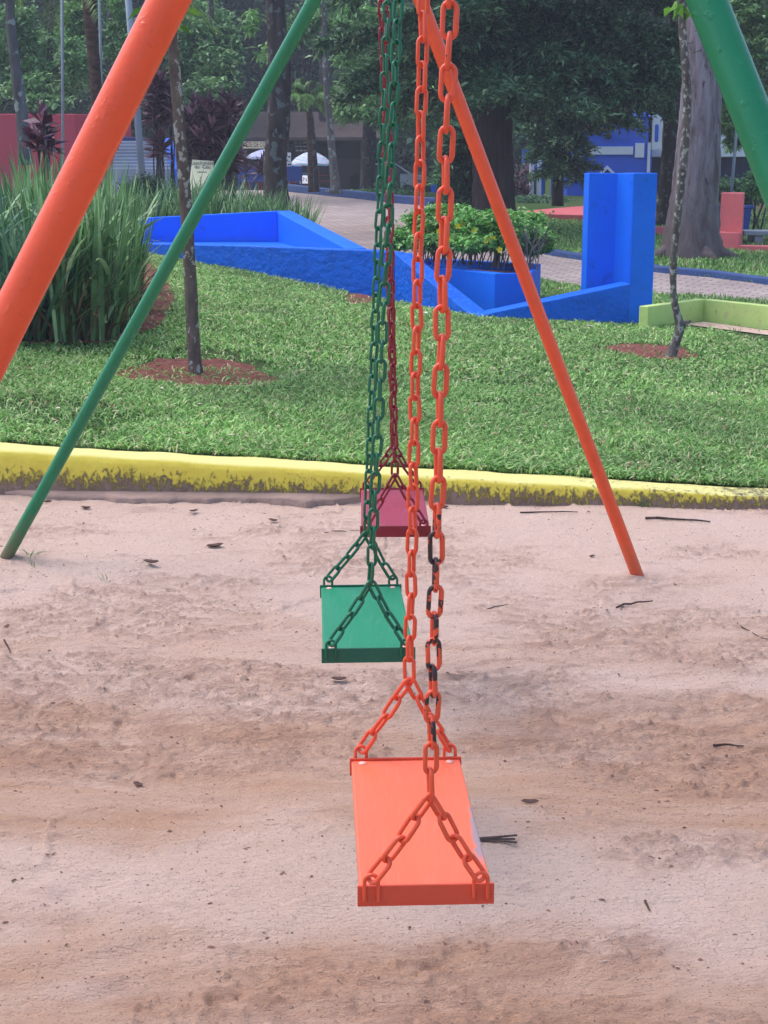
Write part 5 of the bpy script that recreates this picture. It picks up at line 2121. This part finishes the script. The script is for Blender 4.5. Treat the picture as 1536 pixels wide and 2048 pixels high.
# ---- pink walls
pink = paint('pink_masonry_paint', (208, 104, 112), .65, .08, 20, .4, .006, dirt=(190, 84, 88))
pinkr = paint('coral_masonry_paint', (188, 82, 90), .65, .08, 20, .4, .006)
pw = empty('pink_wedge_wall', P(1100, 430, 33), 'low pink wedge shaped wall on the slope left of the blue pillar', 'wall')
a, b2, c3, d3 = P(1002, 425, 34.3), P(1330, 431, 31.5), P(1330, 404, 34.5), P(1100, 417, 35.0)
lo1, lo2 = P(1002, 426, 34.3), P(1330, 466, 31.5)
n1_ = [P(1000, 425, 31.6), P(1040, 427, 31.3), P(1180, 431, 30.4), P(1335, 436, 29.6)]
f1_ = [P(1000, 424.4, 31.8), P(1040, 422.3, 32), P(1180, 410.5, 32.6), P(1335, 398, 33.4)]
mb = MB()
k = len(n1_)
vs = [tuple(p) for p in n1_] + [tuple(p) for p in f1_] + [(p.x, p.y, H(p.x, p.y) - .3) for p in n1_] + [(p.x, p.y, H(p.x, p.y) - .3) for p in f1_]
fs = []
for i in range(k - 1):
    fs += [(i, i + 1, k + i + 1, k + i), (2 * k + i, 2 * k + i + 1, i + 1, i), (k + i, k + i + 1, 3 * k + i + 1, 3 * k + i)]
fs += [(0, k, 3 * k, 2 * k), (k - 1, 2 * k + k - 1, 3 * k + k - 1, 2 * k - 1)]
mb.add(vs, fs).build('coping', pink, pw)
p0, p1 = P(1290, 454, 26.5), P(1340, 454, 26.5)
o = MB().wall([(p0.x, 26.5, p0.z + .0), (p1.x + 1.2, 26.5, p1.z)], .3, .1).build('pink_low_wall', pink, None, bevel=.01)
tag(o, 'stretch of low pink wall between the blue pillar and the pale trunk', 'wall')

pp = empty('pink_pillar', P(1465, 480, 24), 'pink masonry pillar with a stepped foot right of the big pale trunk', 'pillar')
def pt2(px_, D):
    p = P(px_, 440, D)
    return (p.x, p.y)
zt = P(1465, 386, 24).z
MB().prism([pt2(1463, 23.9), pt2(1485, 23.6), pt2(1487, 24.6), pt2(1441, 24.9), pt2(1440, 24.25)], -.1, zt).build('pillar_shaft', pink, pp, bevel=.01)
zf = P(1440, 463, 24).z
MB().prism([pt2(1434, 23.85), pt2(1479.5, 23.45), pt2(1484.5, 23.58), pt2(1462.5, 23.88), pt2(1439.8, 24.22), pt2(1436, 24.25)], -.1, zf).build('stepped_foot', pink, pp, bevel=.01)
MB().prism([pt2(1480, 23.4), pt2(1700, 22.4), pt2(1700, 22.7), pt2(1486, 23.57)], -.1, P(1500, 490, 23.5).z).build('low_wall', pink, pp, bevel=.01)
bn = empty('concrete_bench', P(1530, 480, 24.5), 'grey concrete bench or table edge right of the pink pillar', 'bench')
gcon = paint('grey_concrete', (150, 158, 170), .8, .1, 20, .5, .01)
a = P(1486, 466, 24.6)
MB().box((a.x + 1.5, 24.8, a.z), (3.0, .6, .07)).build('slab', gcon, bn, bevel=.01)
for dx_ in (.25, 1.4, 2.6):
    MB().box((a.x + dx_, 24.8, a.z - .23), (.14, .5, .38)).build('support', gcon, bn, bevel=.01)

# ---- blue building
bb = empty('blue_building', P(1200, 408, 41), 'blue building with white bands glimpsed behind the conifers', 'building')
bwall = paint('deep_blue_wall', (34, 86, 204), .7, .08, 8, .3, .01)
bdark = paint('navy_wall', (26, 38, 96), .7, .08, 8, .3, .01)
wband = paint('white_band', (206, 210, 224), .7, .05)
lblue = paint('sky_blue_panel', (60, 156, 236), .6, .05)


def pbox(x0, y0, x1, y1, D, dep, mat, name, parent, bev=.0, zbot=None):
    a, b2 = P(x0, y0, D), P(x1, y1, D)
    zb_ = b2.z if zbot is None else zbot
    return MB().box(((a.x + b2.x) / 2, D + dep / 2, (a.z + zb_) / 2), (b2.x - a.x, dep, a.z - zb_)).build(name, mat, parent, bevel=bev)


zg = .3
pbox(1137, 232, 1300, 408, 41, 5, bwall, 'wall', bb, .02, zg)
pbox(1060, 296, 1137.5, 408, 43.5, 2.5, bwall, 'side_wing', bb, .02, zg)
pbox(1300.5, 312, 1560, 395, 43, 5, bdark, 'rear_wall', bb, .02, zg)
pbox(1300, 268, 1560, 314, 42, 6, wband, 'fascia', bb, .02)
a0, a1, a2, a3 = P(1298, 238, 41.0), P(1330, 232, 41), P(1336, 268, 41), P(1298, 300, 41)
mb = MB()
prof_ = [P(1297, 300, 41), P(1340, 296, 41), P(1338, 275, 41), P(1328, 255, 41), P(1324, 236, 41), P(1310, 226, 41), P(1297, 222, 41)]
dth = Vector((0, .4, 0))
n = len(prof_)
mb.add([*prof_, *[q_ + dth for q_ in prof_]], [tuple(range(n)), tuple(range(2 * n - 1, n - 1, -1))] + [(i, i + n, (i + 1) % n + n, (i + 1) % n) for i in range(n)]).build('curved_gable', wband, bb)
pbox(1311, 248, 1317, 284, 40.95, .1, bwall, 'arch_window', bb, .05)
pbox(1168, 293, 1266, 309, 40.93, .12, wband, 'white_band', bb)
pbox(1271, 286, 1288, 315, 40.93, .12, wband, 'white_bracket', bb)
pbox(1296.5, 285, 1299.5, 345, 40.9, .12, wband, 'corner_trim', bb)
pbox(1145, 308, 1162, 322, 40.93, .12, wband, 'white_bracket', bb)
pbox(1140, 352, 1180, 361, 40.93, .12, wband, 'white_band', bb)
mb = MB()
for s_ in (-1, 1):
    q0, q1 = P(1215, 331, 40.9), P(1215 + s_ * 16, 347, 40.9)
    q2, q3 = P(1215 + s_ * 9, 347, 40.9), P(1215, 338, 40.9)
    d_ = Vector((0, .1, 0))
    mb.add([q0, q1, q2, q3, q0 + d_, q1 + d_, q2 + d_, q3 + d_], [(0, 1, 2, 3), (7, 6, 5, 4), (0, 4, 5, 1), (1, 5, 6, 2), (2, 6, 7, 3), (3, 7, 4, 0)])
mb.build('peaked_trim', wband, bb)
q = P(1216, 272, 40.9)
lampm = paint('lamp_housing', (40, 44, 60), .5, .05)
MB().tube([q, q + Vector((0, -.12, 0))], .09, 14).build('wall_lamp', lampm, bb, smooth=True)
for (x0, x1) in ((1061, 1067), (1076, 1082)):
    pbox(x0, 295, x1, 405, 40, .2, wband, 'white_post', bb, .02, zg + .3)
pbox(1083, 300, 1104, 405, 40.2, .3, blue_par, 'blue_post', bb, .02, zg + .3)
pbox(1091, 349, 1101, 395, 40.1, .06, paint('lime_sign', (168, 176, 92), .7, .05), 'lime_panel', bb, .01)
mb = MB()
q0, q1, q2, q3 = P(1090, 288, 40), P(1112, 288, 40), P(1110, 256, 40.4), P(1098, 258, 40.4)
d_ = Vector((0, .3, 0))
mb.add([q0, q1, q2, q3, q0 + d_, q1 + d_, q2 + d_, q3 + d_], [(0, 1, 2, 3), (7, 6, 5, 4), (0, 4, 5, 1), (1, 5, 6, 2), (2, 6, 7, 3), (3, 7, 4, 0)]).build('porch_roof', lblue, bb)
mb = MB()
q0, q1, q2, q3 = P(1130, 233, 40.8), P(1304, 233, 40.8), P(1290, 205, 43.5), P(1150, 205, 43.5)
d_ = Vector((0, .1, .12))
mb.add([q0, q1, q2, q3, q0 + d_, q1 + d_, q2 + d_, q3 + d_], [(0, 3, 2, 1), (4, 5, 6, 7), (0, 1, 5, 4), (1, 2, 6, 5), (2, 3, 7, 6), (3, 0, 4, 7)]).build('roof', bwall, bb)

# ================================================================== LITTER
dead = paint('dead_leaf', (78, 52, 46), .8, .3)
stick_m = bark('stick_bark', (58, 46, 46), (104, 88, 84), 40, .5)
paper_m = paint('white_paper', (232, 232, 228), .8, .03)
weed_m = leafmat('weed_leaf', (60, 96, 52), (92, 130, 72))


def sz(x, y):
    return float(sand_z(np.array([[x]]), np.array([[y]]))[0, 0])


def curled_leaf(px_, py_, L, label, ang, mat=dead, name='fallen_leaf', cat='leaf', lawn=False, group=None):
    L *= rnd.uniform(.65, .9)
    ang += rnd.uniform(-.6, .6)
    p = G(px_, py_) if lawn else GS(px_, py_)
    z = (H(p.x, p.y) + .035) if lawn else sz(p.x, p.y) + .003
    mb = MB()
    n = 7
    vs = []
    for i in range(n):
        t = i / (n - 1) - .5
        w = L * .22 * math.sqrt(max(0, 1 - (2 * t) ** 2)) + .0008
        for j in (-1, 0, 1):
            x_, y_ = t * L, j * w
            z_ = (.35 * t * t * L * 1.6 + abs(j) * w * .55)
            vs.append((p.x + x_ * math.cos(ang) - y_ * math.sin(ang), p.y + x_ * math.sin(ang) + y_ * math.cos(ang), z + z_))
    fs = []
    for i in range(n - 1):
        for j in (0, 1):
            a = i * 3 + j
            fs.append((a, a + 1, a + 4, a + 3))
    mb.add(vs, fs)
    o = mb.build(name, mat, None, origin=(p.x, p.y, z), smooth=True)
    o.modifiers.new('thick', 'SOLIDIFY').thickness = .001
    return tag(o, label, cat, group)


curled_leaf(430, 1092, .085, 'curled brown leaf on the sand left of the green chains', .3)
curled_leaf(302, 1137, .08, 'dark curled leaf on the pale sand at left', .05)
curled_leaf(546, 1047, .07, 'thin dark leaf on the sand below the kerb', -.1)
curled_leaf(678, 1359, .06, 'small brown leaf on the sand just below the green seat', .2)
curled_leaf(274, 1519, .05, 'small curled leaf on the churned sand at left', -.2)
curled_leaf(172, 1022, .07, 'dark leaf against the kerb foot at left', .1)
curled_leaf(388, 1030, .06, 'reddish leaf under the broken concrete lip', .15)
curled_leaf(1184, 1113, .04, 'tiny dark bent leaf on the sand left of the orange foot', 1.0)
curled_leaf(888, 1022, .07, 'black curled leaf near the kerb beside the orange chain', -.4)
curled_leaf(1060, 1604, .05, 'small brown leaf on the sand right of the orange seat', .1)
curled_leaf(95, 1012, .05, 'curled leaf in the sand left of the green leg', .2)
for x, y, L, lb_ in ((463, 885, .06, 'pale leaf on the grass just above the kerb at left'), (232, 837, .06, 'pale leaf on the grass left of the soil ring'), (957, 820, .05, 'pale leaf on the grass right of the chains'), (1208, 838, .05, 'pale leaf on the grass under the orange leg'), (1338, 874, .04, 'tiny pale leaf on the grass at right'), (400, 822, .05, 'faded leaf on the grass below the soil ring'), (1235, 802, .05, 'faded brown leaf on the grass right of the orange leg'), (1180, 661, .08, 'whitish leaf on the lawn in front of the blue pillar')):
    curled_leaf(x, y, L, lb_, rnd.uniform(-.5, .5), paint('pale_leaf', (206, 196, 170), .8, .1), lawn=True)


def stick(pa, pb_, r, label, name='twig', bend=.01):
    a, c = GS(*pa), GS(*pb_)
    pts = []
    for k in range(6):
        t = k / 5
        p = a.lerp(c, t)
        pts.append(Vector((p.x, p.y + bend * math.sin(t * 3.1), sz(p.x, p.y) + r + .002)))
    o = MB().tube([p - pts[0] for p in pts], [r, r, r * .9, r * .8, r * .7, r * .5], 7).build(name, stick_m, None, smooth=True)
    o.location = pts[0]
    return tag(o, label, 'twig')


stick((1040, 1036), (1155, 1038), .0035, 'long thin twig on the sand left of the orange foot')
stick((1290, 1049), (1420, 1055), .006, 'thick dark twig on the sand right of the orange leg')
stick((1233, 1209), (1306, 1197), .004, 'short twig on the sand below the orange foot')
stick((1428, 1459), (1489, 1464), .0035, 'dark short stick on the sand at right')
stick((650, 1072), (722, 1070), .002, 'fine twig beside the red seat')
stick((975, 1215), (1016, 1208), .0018, 'fine pale twig on the sand right of the green seat')
stick((8, 1275), (20, 1300), .003, 'dark twig at the left edge of the sand')
stick((1475, 1235), (1536, 1272), .002, 'thin twig at the right edge of the sand')
stick((1290, 1805), (1300, 1825), .003, 'tiny upright stick fragment at lower right')
# palm leaf fragment beside seat
q = GS(960, 1683)
pf_ = empty('palm_leaf_piece', (q.x, q.y, sz(q.x, q.y)), 'dark dry palm leaf fragment poking out beside the orange seat', 'leaf')
for k, (e, r) in enumerate((((1034, 1683), .0035), ((1030, 1690), .003), ((1034, 1697), .003), ((1018, 1685), .0022))):
    s_, t_ = GS(955, 1684 + k), GS(*e)
    zz = sz(s_.x, s_.y) + .004
    MB().add([Vector((s_.x, s_.y - r, zz)), Vector((s_.x, s_.y + r, zz)), Vector((t_.x, t_.y + r * 1.2, zz + .006)), Vector((t_.x, t_.y - r * 1.2, zz + .008)),
              Vector((s_.x, s_.y - r, zz - .002)), Vector((s_.x, s_.y + r, zz - .002)), Vector((t_.x, t_.y + r * 1.2, zz + .003)), Vector((t_.x, t_.y - r * 1.2, zz + .005))],
             [(0, 3, 2, 1), (4, 5, 6, 7), (0, 1, 5, 4), (1, 2, 6, 5), (2, 3, 7, 6), (3, 0, 4, 7)]).build('leaflet', stick_m, pf_)

# crumpled paper on lawn
for x, y, L, lb_ in ((722, 588, .12, 'crumpled white litter on the bare soil by the low blue wall'), (850, 634, .07, 'small white scrap at the foot of the blue wall')):
    p = G(x, y)
    rgp = random.Random(x)
    mb = MB()
    vs = []
    for i in range(5):
        for j in range(4):
            vs.append(((i / 4 - .5) * L, (j / 3 - .5) * L * .8, rgp.uniform(0, L * .35)))
    fs = [(i * 4 + j, i * 4 + j + 1, i * 4 + j + 5, i * 4 + j + 4) for i in range(4) for j in range(3)]
    mb.add(vs, fs)
    o = mb.build('paper_scrap', paper_m, None)
    o.location = (p.x, p.y, H(p.x, p.y) + .03)
    o.modifiers.new('thick', 'SOLIDIFY').thickness = .001
    tag(o, lb_, 'litter')


# weeds
def weed(px_, py_, n, L, label, sand_=True):
    p = GS(px_, py_)
    z = sz(p.x, p.y)
    rgw = np.random.default_rng(px_)
    v_, f_ = strap_blades((0, 0, 0), n, L, L * .09, rgw, 1.2, 1.2, 4, L * .5)
    o = npmesh('weed', v_, f_, weed_m)
    o.location = (p.x, p.y, z)
    return tag(o, label, 'weed')


weed(62, 1118, 14, .07, 'small grey green weed beside the foot of the green leg')
weed(212, 1162, 7, .04, 'tiny weed sprout alone on the sand at left')
weed(1285, 1018, 22, .07, 'green weed sprouting under the yellow kerb at right')
weed(70, 1135, 8, .05, 'small weed just below the green leg foot')

# loose crumbs and chips all over the sand
chip_m = leafmat('sand_debris', (92, 66, 58), (140, 106, 92), (196, 172, 160), trans=0, rough=.9)
rgd = np.random.default_rng(12)
n = 9000
x = rgd.uniform(-2.3, 2.3, n)
y = 1.9 + 4.7 * rgd.random(n) ** .8
dens = fbm(x * 1.6, y * 2.2, 55, 3) + rgd.uniform(-.35, .35, n) > -.05
x, y = x[dens], y[dens]
z = sand_z(x, y) + .001
nn_ = len(x)
s_ = rgd.gamma(1.5, .0008, nn_) + .0009
V = []
a = rgd.uniform(0, 6.28, nn_)
el_ = rgd.uniform(1, 2.6, nn_)
ca, sa = np.cos(a), np.sin(a)
corners = [(-1, -1, 0), (1, -1, 0), (1, 1, 0), (-1, 1, 0), (0, 0, .8)]
vv = []
for cx_, cy_, cz_ in corners:
    lx, ly = cx_ * s_ * el_ * .7, cy_ * s_ * .6
    vv.append(np.stack([x + lx * ca - ly * sa, y + lx * sa + ly * ca, z + cz_ * s_ * .9], -1))
V = np.stack(vv, 1).reshape(-1, 3)
i = np.arange(nn_) * 5
Ft = np.concatenate([np.stack([i, i + 1, i + 4], -1), np.stack([i + 1, i + 2, i + 4], -1), np.stack([i + 2, i + 3, i + 4], -1), np.stack([i + 3, i, i + 4], -1)])
tag(npmesh('sand_debris', V, Ft, chip_m), 'crumbs of soil and leaf chips strewn over the sand', 'debris', kind='stuff')

# ================================================================== AIR
hz, nt, b = newmat('haze_air')
nt.nodes.remove(b)
pv = N(nt, 'ShaderNodeVolumePrincipled')
pv.inputs['Color'].default_value = (.80, .86, 1.0, 1)
pv.inputs['Density'].default_value = .0019
nt.links.new(pv.outputs[0], nt.nodes['Material Output'].inputs['Volume'])
o = MB().box((0, 200, 14.0), (1060, 1060, 33)).build('haze', hz, None)
tag(o, kind='stuff')

rgl = np.random.default_rng(31)
n = 900
x = rgl.uniform(-3.2, 4.5, n)
y = 6.95 + 7.5 * rgl.random(n) ** 1.3
m = y < np.interp(x, _wx, _wy) - .2
x, y = x[m], y[m]
v_, f_ = leaf_quads(np.stack([x, y, Hn(x, y) + .035], -1), .022, .014, rng=rgl, flat=.8)
lm_, nt, b = newmat('leaf_litter')
g = N(nt, 'ShaderNodeNewGeometry')
setc(nt, b, ramp(nt, g.outputs['Random Per Island'], [(0, lin((120, 84, 62))), (.6, lin((186, 156, 120))), (1, lin((226, 216, 190)))]))
b.inputs['Roughness'].default_value = .9
tag(npmesh('leaf_litter', v_, f_, lm_), 'tiny dry leaf bits scattered through the lawn', 'leaf litter', kind='stuff')
